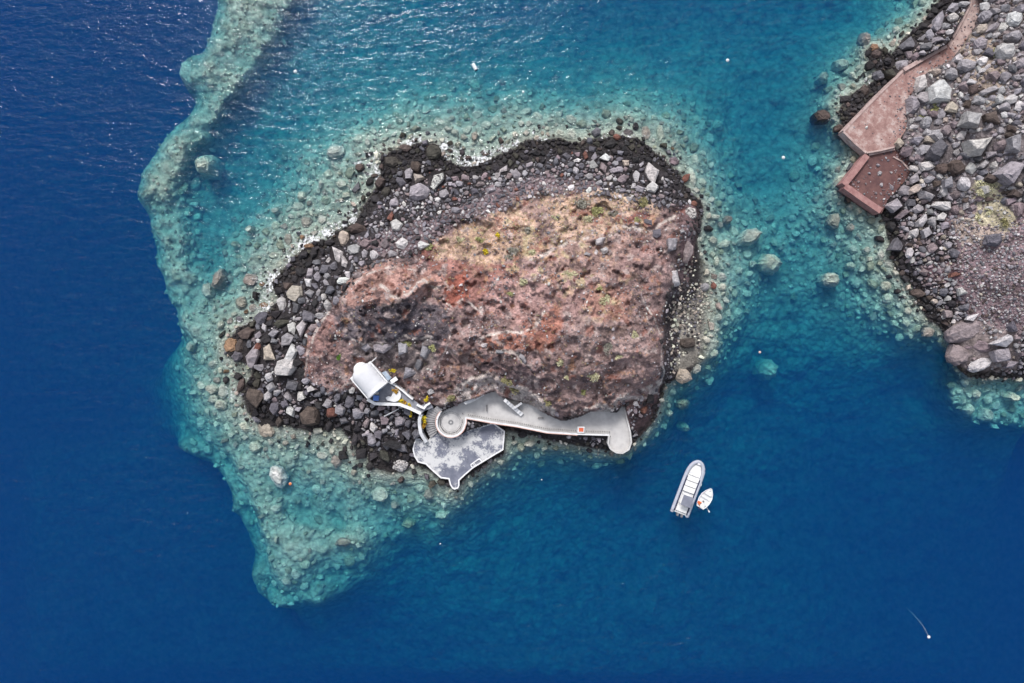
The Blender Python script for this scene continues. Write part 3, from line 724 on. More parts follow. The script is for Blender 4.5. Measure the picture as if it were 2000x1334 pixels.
# the boulders one can pick out: u, v, half length, half width, turn (degrees, anticlockwise), stone[, height of top above the sea]
BOULDERS = """493,696,15,25,-15,grey;522,693,15,21,8,beige;570,690,11,20,-25,pale;556,720,21,27,-10,pale;571,640,9,14,5,pale;589,640,12,22,-5,pale;549,631,17,8,14,olive;558,619,14,7,20,dark
451,672,15,18,0,orange,0.6;468,675,11,20,-20,brown,0.7;520,661,14,11,20,dark;535,667,9,7,0,grey;502,679,7,15,-10,red;525,736,10,11,0,pale;469,753,8,17,-20,brown,0.7;586,774,11,10,0,pale
495,778,22,21,0,brown;699,448,22,12,-8,brown;670,467,12,18,5,beige;660,498,11,24,25,pale;673,515,9,19,15,pale;652,522,11,12,0,slate;691,488,15,13,-30,grey;712,476,13,10,20,mauve
786,476,14,14,10,pale;774,440,13,14,0,pale;577,572,19,15,50,beige;550,593,11,18,10,pale;606,572,11,11,30,grey;561,556,12,12,0,brown;670,548,13,8,10,white;730,499,9,12,0,pale
712,494,8,12,0,grey;708,515,9,9,0,grey;633,580,7,7,0,pale;589,586,9,9,0,slate;603,480,12,5,5,orange,0.5;591,497,12,10,20,dark;634,526,12,10,0,slate;637,554,6,11,20,grey
600,551,8,9,0,pale;615,558,10,10,0,slate;765,496,12,9,0,grey;825,480,15,11,10,pale;818,374,22,20,5,grey;816,348,16,11,10,beige;852,350,14,25,-20,lichen;764,314,17,12,-10,olive,1.0
846,297,16,17,0,olive,1.2;812,326,11,11,0,brown;791,288,13,8,-10,brown,0.6;702,326,10,9,0,brown,0.5;782,356,11,10,0,slate;797,337,9,12,0,grey;741,356,9,13,-25,brown;753,374,10,10,0,olive
734,387,11,9,0,dark;770,395,11,10,20,grey;866,378,13,11,-15,grey;890,410,10,9,0,grey;815,452,8,8,0,grey;938,359,10,7,-10,mauve;959,372,11,9,30,grey;762,423,7,12,-10,red
927,374,9,8,0,slate;1205,267,9,7,-10,red,0.6;1190,281,15,9,25,dark;1235,287,9,9,0,olive;1274,338,16,25,0,pale;1275,367,14,14,0,pale;1242,345,9,15,10,pale;1178,327,8,14,15,mauve
1221,318,9,8,0,beige;1210,331,9,7,0,grey;1317,315,12,11,0,mauve,0.1;1340,348,7,11,-35,red,0.5;1329,365,5,10,-25,dark,0.5;1128,313,8,5,0,white;1118,366,9,7,20,white;1151,371,6,10,-25,white
1151,345,9,8,0,grey;1170,357,9,6,10,grey;1249,369,10,7,-25,grey;1215,351,12,8,30,mauve;1349,417,14,14,0,lichen,2.2;1356,398,8,7,0,red,1.0;1313,476,12,16,0,grey;1283,457,12,11,30,slate
1319,543,12,18,20,pale;1341,488,13,27,-10,mauve;1336,734,20,17,-15,beige,1.4;1344,671,21,12,5,brown;1377,560,9,9,0,grey,0.9;1395,558,6,7,0,red,0.6;1272,778,11,14,10,dark
1258,800,9,9,0,red;1173,469,14,8,20,pale;1180,489,8,8,0,pale;1164,494,5,8,0,pale;1148,497,8,6,0,grey;1265,435,12,7,-10,slate;747,678,20,13,10,grey;785,681,12,14,0,grey
830,684,12,19,-10,grey;713,678,11,9,0,grey;800,726,17,18,-10,grey;819,710,8,15,-15,slate;840,763,8,10,10,pale;945,674,8,5,10,pale;976,687,11,4,-10,grey;1021,700,6,14,30,grey
604,812,22,22,0,brown;568,803,10,13,10,pale;507,764,10,9,0,slate;520,836,20,21,0,beige,0.4;543,823,9,14,0,brown;640,790,12,12,20,grey;697,808,14,14,0,grey;647,805,12,11,0,red
731,808,10,9,0,slate;780,823,12,10,20,grey;764,867,20,11,-5,black;739,849,10,10,0,slate;706,886,14,11,10,black;670,890,12,10,-20,black;722,911,9,9,0,dark,0.7;780,909,19,16,0,lichen,0.9
785,874,12,9,-10,slate;754,872,10,9,0,slate;543,934,18,26,5,white,0.12;1021,848,10,8,20,dark,0.7;1035,866,14,10,10,sub,0.05;620,770,10,8,0,slate;600,790,9,9,0,dark;556,790,9,10,0,slate
1835,42,10,23,-15,grey;1863,33,11,10,0,pale;1850,49,10,8,0,grey;1803,51,11,10,0,dark;1835,9,11,9,0,black;1865,13,13,12,0,grey;1817,67,8,11,10,grey;1835,77,14,7,-5,grey
1775,87,14,18,-25,slate;1802,74,8,7,0,grey;1811,91,12,9,20,slate;1763,126,14,12,30,grey;1736,120,11,10,0,dark;1713,105,10,9,0,brown,0.8;1710,91,8,7,0,orange,0.7;1716,145,12,11,0,slate
1929,30,16,11,20,grey;1947,20,12,8,0,grey;1940,52,15,9,15,grey;1962,52,7,12,-15,pale;1985,36,14,16,0,pale;1919,84,13,13,40,grey;1911,100,11,6,0,grey;1967,97,20,19,0,pale
1922,118,12,10,0,white;1893,126,17,12,-20,grey;1872,113,10,9,0,pale;1985,70,17,13,-20,grey;1862,142,14,12,10,grey;1829,139,12,9,-20,beige;1803,162,13,20,-15,pale;1838,177,23,25,0,pale
1967,148,12,12,0,grey;1988,152,9,8,0,grey;1935,174,17,8,15,grey;1899,159,9,6,0,pale;1919,137,8,5,0,pale;1978,193,13,10,25,pale;1785,205,14,20,-15,grey;1811,237,12,14,0,grey
1904,229,27,21,35,grey;1922,282,35,19,12,pale;1987,280,20,21,30,grey;1980,334,29,23,20,grey;1840,294,22,24,-20,slate;1812,322,15,11,10,pale;1796,271,13,11,25,grey;1839,223,7,10,0,grey
1787,246,9,8,30,pale;1865,243,9,7,-20,mauve;1881,264,8,12,-30,pale;1887,358,12,17,15,pale;1856,358,12,13,0,grey;1815,378,21,13,-15,grey;1757,279,12,11,0,beige;1787,348,9,11,0,grey
1922,320,13,8,20,grey;1923,336,10,7,0,slate;1940,302,9,8,0,grey;1934,246,7,10,-20,grey;1751,400,17,15,-20,grey;1842,400,20,11,-5,pale;1781,396,10,8,0,slate;1796,408,11,10,20,grey
1764,418,15,6,35,mauve;1803,432,9,16,-15,pale;1823,432,8,13,10,grey;1841,423,12,8,35,pale;1847,439,10,9,0,grey;1742,440,10,14,0,dark;1788,454,9,10,0,pale;1812,454,12,12,0,grey
1752,478,18,15,15,slate;1779,493,8,12,-10,pale;1854,478,10,8,0,grey;1866,493,10,10,0,slate;1823,484,10,11,0,mauve;1865,537,14,6,20,red;1806,532,10,9,0,mauve;1944,468,18,15,20,slate
1889,648,36,20,15,mauve,4.0;1876,694,24,22,0,mauve,3.2;1916,674,32,18,0,mauve,3.9;1964,665,24,14,10,pale;1960,692,20,16,0,grey;1918,711,25,13,25,pale,3.2;1980,638,11,12,0,slate;1900,620,16,7,20,pale
1886,600,10,8,0,slate;1883,569,10,9,0,pale;1793,572,14,10,0,brown;1755,569,6,6,0,dark,0.6;1978,711,16,9,15,grey;1853,611,10,10,0,mauve;1608,226,17,15,-5,brown,0.5;1639,250,12,8,20,brown,0.5
1653,193,12,8,15,dark,0.6;1690,175,10,12,0,brown,0.8;1860,592,9,8,0,dark;1815,600,10,8,0,dark;1845,570,9,9,0,slate;1770,545,10,8,0,dark"""
SUNKEN = """400,318,22,28,15,sub,-0.35;367,143,19,25,0,sub,-2.6;652,295,22,16,20,sub,-0.5;427,545,13,22,-10,beige,-0.1;487,545,18,14,0,beige,-0.05;470,590,13,16,10,beige,-0.15;493,602,9,9,0,beige,-0.1
514,596,10,8,0,orange,-0.05;404,568,14,17,0,sub,-1.0;371,677,13,12,30,sub,-1.4;588,382,10,10,0,sub,-0.6;538,411,10,8,0,sub,-0.9;487,447,10,10,0,sub,-0.6;598,433,13,12,0,beige,-0.3
628,429,10,10,0,sub,-0.3;563,468,10,14,10,beige,-0.4;459,478,8,8,0,sub,-1.6;535,499,16,9,10,sub,-0.4;413,760,14,11,0,sub,-0.3;436,764,11,18,-10,sub,-0.3;415,780,13,10,0,sub,-0.6
431,790,14,12,20,sub,-0.3;497,874,14,12,0,sub,-0.7;747,920,18,15,0,sub,-0.4;629,890,15,8,-10,sub,-0.5;657,902,12,14,0,beige,-0.2;838,966,11,13,0,beige,-1.0;742,966,18,18,0,sub,-1.2
770,987,10,8,0,beige,-1.6;863,1006,16,10,10,sub,-2.2;797,1024,15,12,0,subdark,-2.2;669,1060,18,10,5,beige,-1.0;591,841,10,18,0,sub,-0.2;1422,428,10,9,0,beige,-0.6;1465,463,27,17,22,sub,-0.35
1414,476,15,9,12,sub,-0.7;1506,516,23,21,-20,sub,-0.4;1471,515,9,8,0,sub,-1.8;1397,424,9,6,0,sub,-0.4;1399,511,6,11,0,sub,-0.3;1410,540,11,9,0,sub,-0.4;1336,790,14,12,0,subdark,-1.2
1307,806,8,8,0,sub,-1.4;1340,837,12,10,0,sub,-3.0;1506,724,20,25,0,sub,-4.6;1393,469,10,10,0,sub,-0.4;1366,466,10,9,0,sub,-0.15;1258,833,17,24,-20,sub,-0.3;1412,560,9,8,0,sub,-0.1
1350,345,10,23,10,sub,-0.2;1228,259,12,9,0,mauve,-0.02;1262,258,9,14,0,beige,-0.1;1290,262,10,20,0,sub,-0.4;1188,245,9,8,0,sub,-0.8;1302,255,9,7,30,sub,-1.2;1631,433,14,16,5,beige,-0.5
1663,445,8,11,-15,beige,-0.4;1625,546,21,17,0,sub,-0.35;1722,497,8,13,0,sub,-0.1;1694,488,10,8,20,sub,-0.5;1736,516,9,9,0,sub,-0.1;1663,519,10,9,0,sub,-1.4;1815,648,14,10,10,beige,-0.1
1732,558,11,11,0,sub,-0.1;1774,607,9,9,0,sub,-0.2;1896,800,12,13,0,sub,-1.7;1929,810,14,15,0,sub,-1.9;1910,769,10,10,0,sub,-0.8;1642,358,15,20,-20,sub,-0.3;1693,75,12,17,0,beige,-0.1
1645,124,14,12,0,sub,-1.4;1610,150,12,11,0,sub,-1.8;1340,410,9,9,0,sub,-0.2;1405,620,9,8,0,sub,-0.5;700,270,12,11,0,sub,-0.9;640,340,12,10,0,sub,-0.9;1980,775,14,10,0,sub,-0.5"""
def parse(t):
    out = []
    for it in t.replace('\n', ';').split(';'):
        p = it.split(',')
        out.append((float(p[0]), float(p[1]), float(p[2]), float(p[3]), float(p[4]), p[5], float(p[6]) if len(p) > 6 else None))
    return out
def zone(u, v, sunk):
    if sunk:
        if u > 1560: return 'sunk off the mainland shore' if v < 600 else 'sunk by the right-hand headland'
        if u < 480 and v < 620: return 'sunk at the reef left of the islet'
        if v < 450 and u < 1330: return 'sunk along the islet\'s far shore'
        if u > 1280: return 'sunk in the channel right of the islet'
        return 'sunk off the islet\'s lower left shore'
    if u > 1560:
        if v > 610: return 'on the blocky headland at the right edge'
        if u < 1790 and v < 290: return 'on the shore left of the red quay'
        if v < 110: return 'at the top of the mainland slope'
        if v < 220: return 'beside the upper red path'
        if v < 345: return 'on the slope right of the red quay'
        if v < 460: return 'below the sunken red court'
        return 'on the mainland shore below the courts'
    if v < 405 and u > 880: return 'on the islet\'s far shore'
    if u < 880 and v < 430: return 'on the islet\'s upper left point'
    if u < 740 and v < 620: return 'on the islet\'s left shore below the point'
    if u < 620 and v < 830: return 'at the islet\'s left tip'
    if v > 760 and u < 830: return 'in the dark cove below the chapel'
    if u > 1290: return 'along the islet\'s right side'
    if v > 640 and u < 870: return 'on the slope above the chapel'
    return 'on top of the islet'
def size_word(rx, ry):
    a = math.sqrt(rx * ry)
    return 'huge' if a > 19 else 'big' if a > 13.5 else 'mid-sized' if a > 9.4 else 'small'
def shape_word(rx, ry):
    q = max(rx, ry) / min(rx, ry)
    return 'long narrow' if q > 1.9 else 'oblong' if q > 1.35 else 'chunky'
LICH = None
def vary(c, rng, s=0.13):
    k = 1 + rng.uniform(-s, s); return tuple(np.clip(np.array(c) * k * (1 + rng.uniform(-0.03, 0.03, 3)), 0.01, 0.75))
ROCK_REC = []
def add_boulder(u, v, rx, ry, turn, tone, top, seed, sunk):
    rng = np.random.RandomState(seed)
    zz = [zat(u + a * rx * 0.7, v + b * ry * 0.7) for a, b in ((0, 0), (1, 0), (-1, 0), (0, 1), (0, -1))]
    zg = sorted(zz)[2]
    r = math.sqrt(rx * ry) * S
    hh = r * rng.uniform(0.75, 1.0)
    if top is None: z0 = zg + 0.12 * hh; ztop = z0 + hh
    else:
        ztop = top; hh = max(r * 0.8, (top - zg) / 1.35); z0 = ztop - hh
    big = max(rx, ry) > 6
    V3, F3 = rough_rock(rng, rng.randint(5, 9) if top is None else rng.randint(8, 12), 0.08 if top is None else 0.09, top is not None) if big else hull_mesh(rock_points(rng, 6))
    k = S * (1 - max(ztop, 0) / H)
    V3 = V3 * np.array((rx * k, ry * k, hh))
    o = mesh_from('sunken_boulder' if sunk else 'boulder', V3, F3, M_LICHEN if tone == 'lichen' else M_ROCK, np.tile(vary(TONES[tone], rng, 0.1), (len(V3), 1)))
    p = W(u, v, max(ztop - 0.4 * hh, -5)); o.location = (p.x, p.y, z0)
    o.rotation_euler = (0, 0, math.radians(turn))
    occ_mark(u, v, math.sqrt(rx * ry) * 0.92)
    ROCK_REC.append((o, u, v, rx, ry, tone, sunk))
    return o
def lichen_material():
    m, n, l = new_mat('lichen_crusted_rock'); co = obj_coords(n)
    base = attr(n, 'Col').outputs['Color']
    c = mixc(n, l, base, (0.09, 0.08, 0.085), ramp(n, l, noise(n, l, co, 2.4, 4, 0.75), [(0.47, 0.0), (0.58, 1.0)]))
    finish(n, l, c, 0.95, bump(n, l, noise(n, l, co, 2.5, 3, 0.7), 0.9, 0.4), 0.1)
    return m
M_LICHEN = lichen_material()
sd = 1000
for b in parse(BOULDERS):
    add_boulder(*b, sd, False); sd += 1
for b in parse(SUNKEN):
    add_boulder(*b, sd, True); sd += 1

# ---- random rubble fields
AWASH = (mask(EAST_BEACH, 0, 1) < 0.5) * (mask(REEF, 10, 1) < 0.05) * ((Z > -1.1) & (Z < 0.35) & (GV < 960)) * 1.0 * (BUILT < 0.05)
MAXR = np.full((NV, NU), 6.0)
def setr(poly, r, blur=10):
    global MAXR
    m = mask(poly, blur, 1); MAXR = MAXR * (1 - m) + r * m
DENS = np.ones((NV, NU))
def setd(poly, d, blur=10):
    global DENS
    m = mask(poly, blur, 1); DENS = DENS * (1 - m) + d * m
setr([(430,640),(540,560),(640,480),(760,440),(760,520),(640,610),(600,740),(480,820),(430,720)], 16)
setr([(460,740),(640,760),(830,800),(830,930),(640,880),(460,840)], 12.0)
setr([(720,410),(860,395),(1000,345),(1160,335),(1180,365),(1000,405),(860,450),(740,470)], 4.9)
setr([(700,430),(740,360),(830,380),(860,420),(780,450)], 5.0)
setr([(860,340),(1000,300),(1200,280),(1300,330),(1300,380),(1100,330),(900,385)], 8.6)
setr([(1180,330),(1310,320),(1350,400),(1240,410)], 6.5)
setr(EAST_BEACH, 3.6)
setr([(1300,745),(1300,600),(1330,540),(1330,640)], 4.5)
setr([(1760,-140),(2140,-140),(2140,420),(1780,420),(1700,300)], 14)
setd([(1860,-140),(2140,-140),(2140,420),(1880,420),(1840,200)], 0.8, 20)
setr([(1860,420),(2140,420),(2140,640),(1930,640),(1860,560)], 3.2); setd([(1860,420),(2140,420),(2140,640),(1930,640),(1860,560)], 0.55)
setd([(1870,90),(1930,60),(1970,150),(1950,215),(1900,200)], 0.55)
setd([(1890,345),(1950,345),(1990,440),(1900,440)], 0.12)
setd([(1840,640),(1990,630),(1990,720),(1870,725)], 0.25)
RUBW = landm * (1 - TOPM) * (BUILT < 0.05) * DENS
RUBW = np.where(mask(QUAY, 0, 0) + mask(COURT, 0, 0) + mask(PLAZA, 0, 0) + mask(PLATFORM, 0, 0) + mask(TERRACE, 0, 0) > 0, 0, RUBW)
def darts(weight, radii, tries, rng, box, pack=1.0, slack=0.82, rmax=None):
    out = []
    u0, u1, v0, v1 = box
    for r, n in zip(radii, tries):
        uu = rng.uniform(u0, u1, n); vv = rng.uniform(v0, v1, n); ch = rng.rand(n)
        ii = np.clip(((uu - G0U) / GST).astype(int), 0, NU - 1); jj = np.clip(((vv - G0V) / GST).astype(int), 0, NV - 1)
        ok = ch < weight[jj, ii]
        if rmax is not None: ok &= rmax[jj, ii] >= r
        for u, v in zip(uu[ok], vv[ok]):
            rr = r * rng.uniform(0.85, 1.15)
            if occ_free(u, v, rr * slack):
                occ_mark(u, v, rr * pack); out.append((u, v, rr))
    return out
rngd = np.random.RandomState(11)
land_rocks = darts(RUBW, (15, 12, 10, 8.5, 7, 5.8, 4.8, 3.9, 3.1, 2.4, 1.9, 1.4), (900, 1500, 2500, 2500, 4000, 6000, 9000, 12000, 16000, 22000, 26000, 24000), rngd, (430, 1420, 250, 960), 0.82, 0.72, MAXR)
land_rocks += darts(RUBW, (14, 11.5, 10, 8.5, 7, 5.8, 4.8, 3.9, 3.1, 2.4, 1.9, 1.4), (300, 500, 800, 1200, 2000, 3000, 5000, 7000, 9000, 12000, 14000, 16000), rngd, (1600, 2060, -60, 780), 0.82, 0.72, MAXR)
awash = darts(AWASH * (0.25 + 0.6 * sst(-0.2, 0.5, fbm(GU, GV, 50, 3, 1))), (9, 7, 5.5, 4.2, 3.2), (900, 1500, 2500, 4000, 5000), rngd, (430, 2010, -40, 960), 0.95, 0.85)
shal = ((Z < -0.15) & (Z > -6.5)) * np.clip(1.35 + Z / 6.0, 0.05, 1) * (BUILT < 0.3)
reefm = mask(REEF, 4, 1)
SMAX = np.where(reefm > 0.5, 4.2, 11.5)
shal = shal * (1 - 0.6 * mask(POOL, 8, 1)) * np.where(reefm > 0.5, 0.3, 1) * np.where((GV > 890) & (GU < 1000), 0.3, 1) * (0.35 + 0.65 * sst(-0.35, 0.2, fbm(GU, GV, 40, 3, 4)))
sea_rocks = darts(shal, (11, 9, 7.5, 6, 5, 4, 3.2, 2.5), (1000, 2200, 4200, 7000, 10000, 14000, 18000, 16000), rngd, (270, 2040, -40, 1200), 1.0, 0.9, SMAX)

def tone_for(u, v, z, rng):
    x = rng.rand()
    if z < -0.1: return 'sub' if x < 0.62 else 'subdark' if x < 0.8 else 'beige'
    wet = 0.85 + 0.5 * gat(n1, u, v) + (0.7 if v < 340 and 860 < u < 1270 else 0)
    if 640 < u < 830 and 770 < v < 930: wet += 0.5
    if EASTM[int((v - G0V) / GST), int((u - G0U) / GST)] > 0.5: return 'sub' if x < 0.25 else 'beige' if x < 0.5 else 'slate' if x < 0.75 else 'dark'
    if z < wet: return 'dark' if x < 0.5 else 'black' if x < 0.66 else 'olive' if x < 0.82 else 'slate' if x < 0.95 else 'brown'
    if u > 1560: return 'grey' if x < 0.36 else 'mauve' if x < 0.6 else 'pale' if x < 0.76 else 'beige' if x < 0.82 else 'brown' if x < 0.9 else 'slate'
    if v < 420 and 760 < u < 1200: return 'slate' if x < 0.36 else 'grey' if x < 0.62 else 'mauve' if x < 0.82 else 'pale' if x < 0.93 else 'red' if x < 0.97 else 'white'
    return 'slate' if x < 0.34 else 'dark' if x < 0.56 else 'grey' if x < 0.78 else 'pale' if x < 0.9 else 'mauve'
EASTM = mask(EAST_BEACH, 2, 1)
def rubble(name, recs, mat, tonef, seed, flat=(0.65, 1.0), sink=0.15, zoff=0.0):
    rng = np.random.RandomState(seed); VV = []; FF = []; CC = []; off = 0
    for (u, v, r) in recs:
        z = zat(u, v) + zoff; t = tonef(u, v, z, rng)
        V3, F3 = TPL[rng.randint(len(TPL))]
        a = rng.rand() * 6.283; ca, sa = math.cos(a), math.sin(a)
        q = rng.uniform(0.78, 1.3); k = S * (1 - max(z, 0) / H) * r
        hgt = k * rng.uniform(*flat)
        x = V3[:, 0] * k * q; y = V3[:, 1] * k / q
        p = W(u, v, max(z, -5))
        tz = rng.uniform(-0.3, 0.3, 2)
        zz = V3[:, 2] * hgt + z + sink * hgt + (x * tz[0] + y * tz[1]) * 0.6
        VV.append(np.stack([x * ca - y * sa + p.x, x * sa + y * ca + p.y, zz], -1)); FF.append(F3 + off); off += len(V3)
        CC.append(np.tile(vary(TONES[t], rng, 0.22), (len(V3), 1)))
    return mesh_from(name, np.concatenate(VV), np.concatenate(FF).astype(np.int32), mat, np.concatenate(CC))
# the biggest of the unsurveyed rocks are things of their own, the rest is rubble
N_LAND = sum(1 for r in ROCK_REC if not r[6]); N_SUNK = len(ROCK_REC) - N_LAND
land_rocks.sort(key=lambda r: -r[2]); sea_rocks.sort(key=lambda r: -r[2])
take = max(0, 300 - N_LAND); tks = max(0, 170 - N_SUNK)
for lst, cnt, sunk in ((land_rocks[:take], take, False), (sea_rocks[:tks], tks, True)):
    for (u, v, r) in lst:
        rg = np.random.RandomState(sd); q = rg.uniform(0.8, 1.25); z = zat(u, v)
        t = tone_for(u, v, z, rg)
        if sunk: t = 'sub' if rg.rand() < 0.7 else 'subdark'
        add_boulder(u, v, r * q, r / q, rg.uniform(0, 180), t, None if not sunk else min(z + r * S * 0.8, -0.12), sd, sunk); sd += 1
rub_l = [r for r in land_rocks[take:] if r[0] < 1500]; rub_m = [r for r in land_rocks[take:] if r[0] >= 1500]
tag(rubble('islet_rubble', rub_l, M_ROCK, tone_for, 5), 'dark and grey stones heaped along the islet\'s shore', 'rubble', None, 'stuff')
tag(rubble('mainland_rubble', rub_m, M_ROCK, tone_for, 6), 'grey broken stones covering the mainland slope', 'rubble', None, 'stuff')
def awash_tone(u, v, z, rng):
    x = rng.rand(); return 'dark' if x < 0.4 else 'olive' if x < 0.66 else 'brown' if x < 0.8 else 'orange' if x < 0.83 else 'slate' if x < 0.93 else 'beige'
tag(rubble('awash_stones', awash, M_ROCK, awash_tone, 12, (0.8, 1.25), 0.3), 'dark wet stones standing half out of the water along the shores', 'stones', None, 'stuff')
def sea_tone(u, v, z, rng):
    x = rng.rand()
    if z > -0.7 and x < 0.3: return 'brown' if x < 0.12 else 'beige' if x < 0.22 else 'olive'
    return 'sub' if x < 0.66 else 'subdark' if x < 0.84 else 'beige'
tag(rubble('sunken_rubble', sea_rocks[tks:], M_ROCK, sea_tone, 8), 'pale stones covering the shallow sea floor', 'rubble', None, 'stuff')
# scattered stones on the bare top
STW = TOPM * (BUILT < 0.05) * (0.06 + 0.38 * sst(0.0, 0.6, fbm(GU, GV, 30, 4, 6)))
top_st = darts(STW, (3.4, 2.4, 1.7, 1.2), (900, 3000, 9000, 14000), np.random.RandomState(5), (590, 1350, 370, 820), 1.0, 0.9)
def top_tone(u, v, z, rng):
    x = rng.rand()
    return 'mauve' if x < 0.35 else 'slate' if x < 0.55 else 'grey' if x < 0.75 else 'pale' if x < 0.86 else 'red' if x < 0.95 else 'white'
tag(rubble('scattered_stones', top_st, M_ROCK, top_tone, 9), 'small stones strewn over the reddish top of the islet', 'stones', None, 'stuff')

# labels that single each boulder out
ORD = ['first', 'second', 'third', 'fourth', 'fifth', 'sixth', 'seventh', 'eighth', 'ninth', 'tenth', 'eleventh', 'twelfth', 'thirteenth', 'fourteenth', 'fifteenth']
groups = {}
for rec in ROCK_REC:
    o, u, v, rx, ry, tone, sunk = rec
    lb = f"{size_word(rx, ry)} {TONE_WORD[tone]} {shape_word(rx, ry)} boulder {zone(u, v, sunk)}"
    groups.setdefault(lb, []).append(rec)
for lb, recs in groups.items():
    recs.sort(key=lambda r: r[1])
    for i, (o, u, v, rx, ry, tone, sunk) in enumerate(recs):
        t = lb
        if len(recs) > 1:
            if i == 0: t += ', leftmost'
            elif i == len(recs) - 1: t += ', rightmost'
            else: t += f', {ORD[i] if i < 15 else str(i + 1) + "th"} from left'
        tag(o, t, 'boulder', 'sunken boulders on the sea floor' if sunk else ('boulders on the mainland shore' if u > 1560 else 'boulders on the islet'))

# ---------------------------------------------------------------- dry plants
def plant_mat(name, a, b):
    m, n, l = new_mat(name); co = obj_coords(n)
    c = ramp(n, l, noise(n, l, co, 3.0, 2, 0.6), [(0.35, a), (0.65, b)])
    finish(n, l, c, 0.9, None, 0.1)
    return m
PM = {'straw': plant_mat('straw_leaves', (0.50, 0.47, 0.28), (0.66, 0.63, 0.42)), 'olive': plant_mat('olive_leaves', (0.20, 0.19, 0.09), (0.38, 0.34, 0.18)),
      'ash': plant_mat('ashen_leaves', (0.24, 0.23, 0.19), (0.38, 0.36, 0.31)), 'green': plant_mat('green_leaves', (0.09, 0.20, 0.03), (0.22, 0.36, 0.08)),
      'yellow': plant_mat('yellow_flowers', (0.66, 0.44, 0.02), (0.80, 0.68, 0.06)), 'moss': plant_mat('yellow_green_leaves', (0.30, 0.31, 0.12), (0.48, 0.46, 0.24)),
      'ochre': plant_mat('ochre_flowers', (0.38, 0.17, 0.02), (0.62, 0.38, 0.06)), 'stem': plant_mat('dry_stems', (0.16, 0.12, 0.09), (0.24, 0.19, 0.14))}
SHRUB_WORD = {'straw': 'pale straw-coloured', 'olive': 'dull olive', 'ash': 'ash-grey', 'green': 'bright green', 'yellow': 'bright yellow-flowered', 'moss': 'yellow-green', 'ochre': 'ochre-flowered'}
def shrub(u, v, rx, ry, tone, where, seed, z=None, tall=0.55, leaf=0.16, cat='shrub', name='cushion_shrub', num=None):
    rng = np.random.RandomState(seed); z = zat(u, v) if z is None else z
    k = S * (1 - max(z, 0) / H); a, b = rx * k, ry * k; h = max(0.25, min(a, b) * tall)
    t = bpy.data.objects.new(name, None); link(t); t.empty_display_size = 0.3
    p = W(u, v, z); t.location = (p.x, p.y, z - 0.03)
    n = num or int(np.clip(a * b * 190, 120, 560))
    V3 = []; F3 = []
    lob = [(rng.uniform(-0.6, 0.6), rng.uniform(-0.6, 0.6), rng.uniform(0.35, 0.6), rng.uniform(0.6, 1.0)) for _ in range(6)]
    for q in range(n):
        cx, cy, cr, ch = lob[rng.randint(6)]
        d = rng.normal(size=3); d /= np.linalg.norm(d); d *= cr * rng.uniform(0.55, 1.0) ** 0.5
        c = np.array(((cx + d[0]) * a, (cy + d[1]) * b, max(0.05, (0.35 + abs(d[2]) * 1.1) * h * ch)))
        s = leaf * rng.uniform(0.6, 1.5); e1 = rng.normal(size=3); e1[2] *= 0.6; e1 /= np.linalg.norm(e1)
        e2 = np.cross(e1, rng.normal(size=3)); e2 /= np.linalg.norm(e2)
        i = len(V3); V3 += [c - e1 * s, c + e2 * s * 0.45, c + e1 * s, c - e2 * s * 0.45]; F3.append((i, i + 1, i + 2, i + 3))
    mesh_from('foliage', V3, np.array(F3, np.int32), PM[tone], None, False, t)
    V3 = []; F3 = []
    for q in range(7):
        an = rng.rand() * 6.283; tip = np.array((math.cos(an) * a * 0.6, math.sin(an) * b * 0.6, h * 0.7)); w = np.array((-math.sin(an), math.cos(an), 0)) * 0.03
        i = len(V3); V3 += [w, -w, np.array((0, 0, 0.05)), tip]; F3 += [(i, i + 1, i + 3), (i + 1, i + 2, i + 3), (i + 2, i, i + 3)]
    mesh_from('stem', V3, F3, PM['stem'], None, False, t)
    tag(t, f'{SHRUB_WORD[tone]} {cat} {where}', cat, 'low shrubs on the rock')
    return t
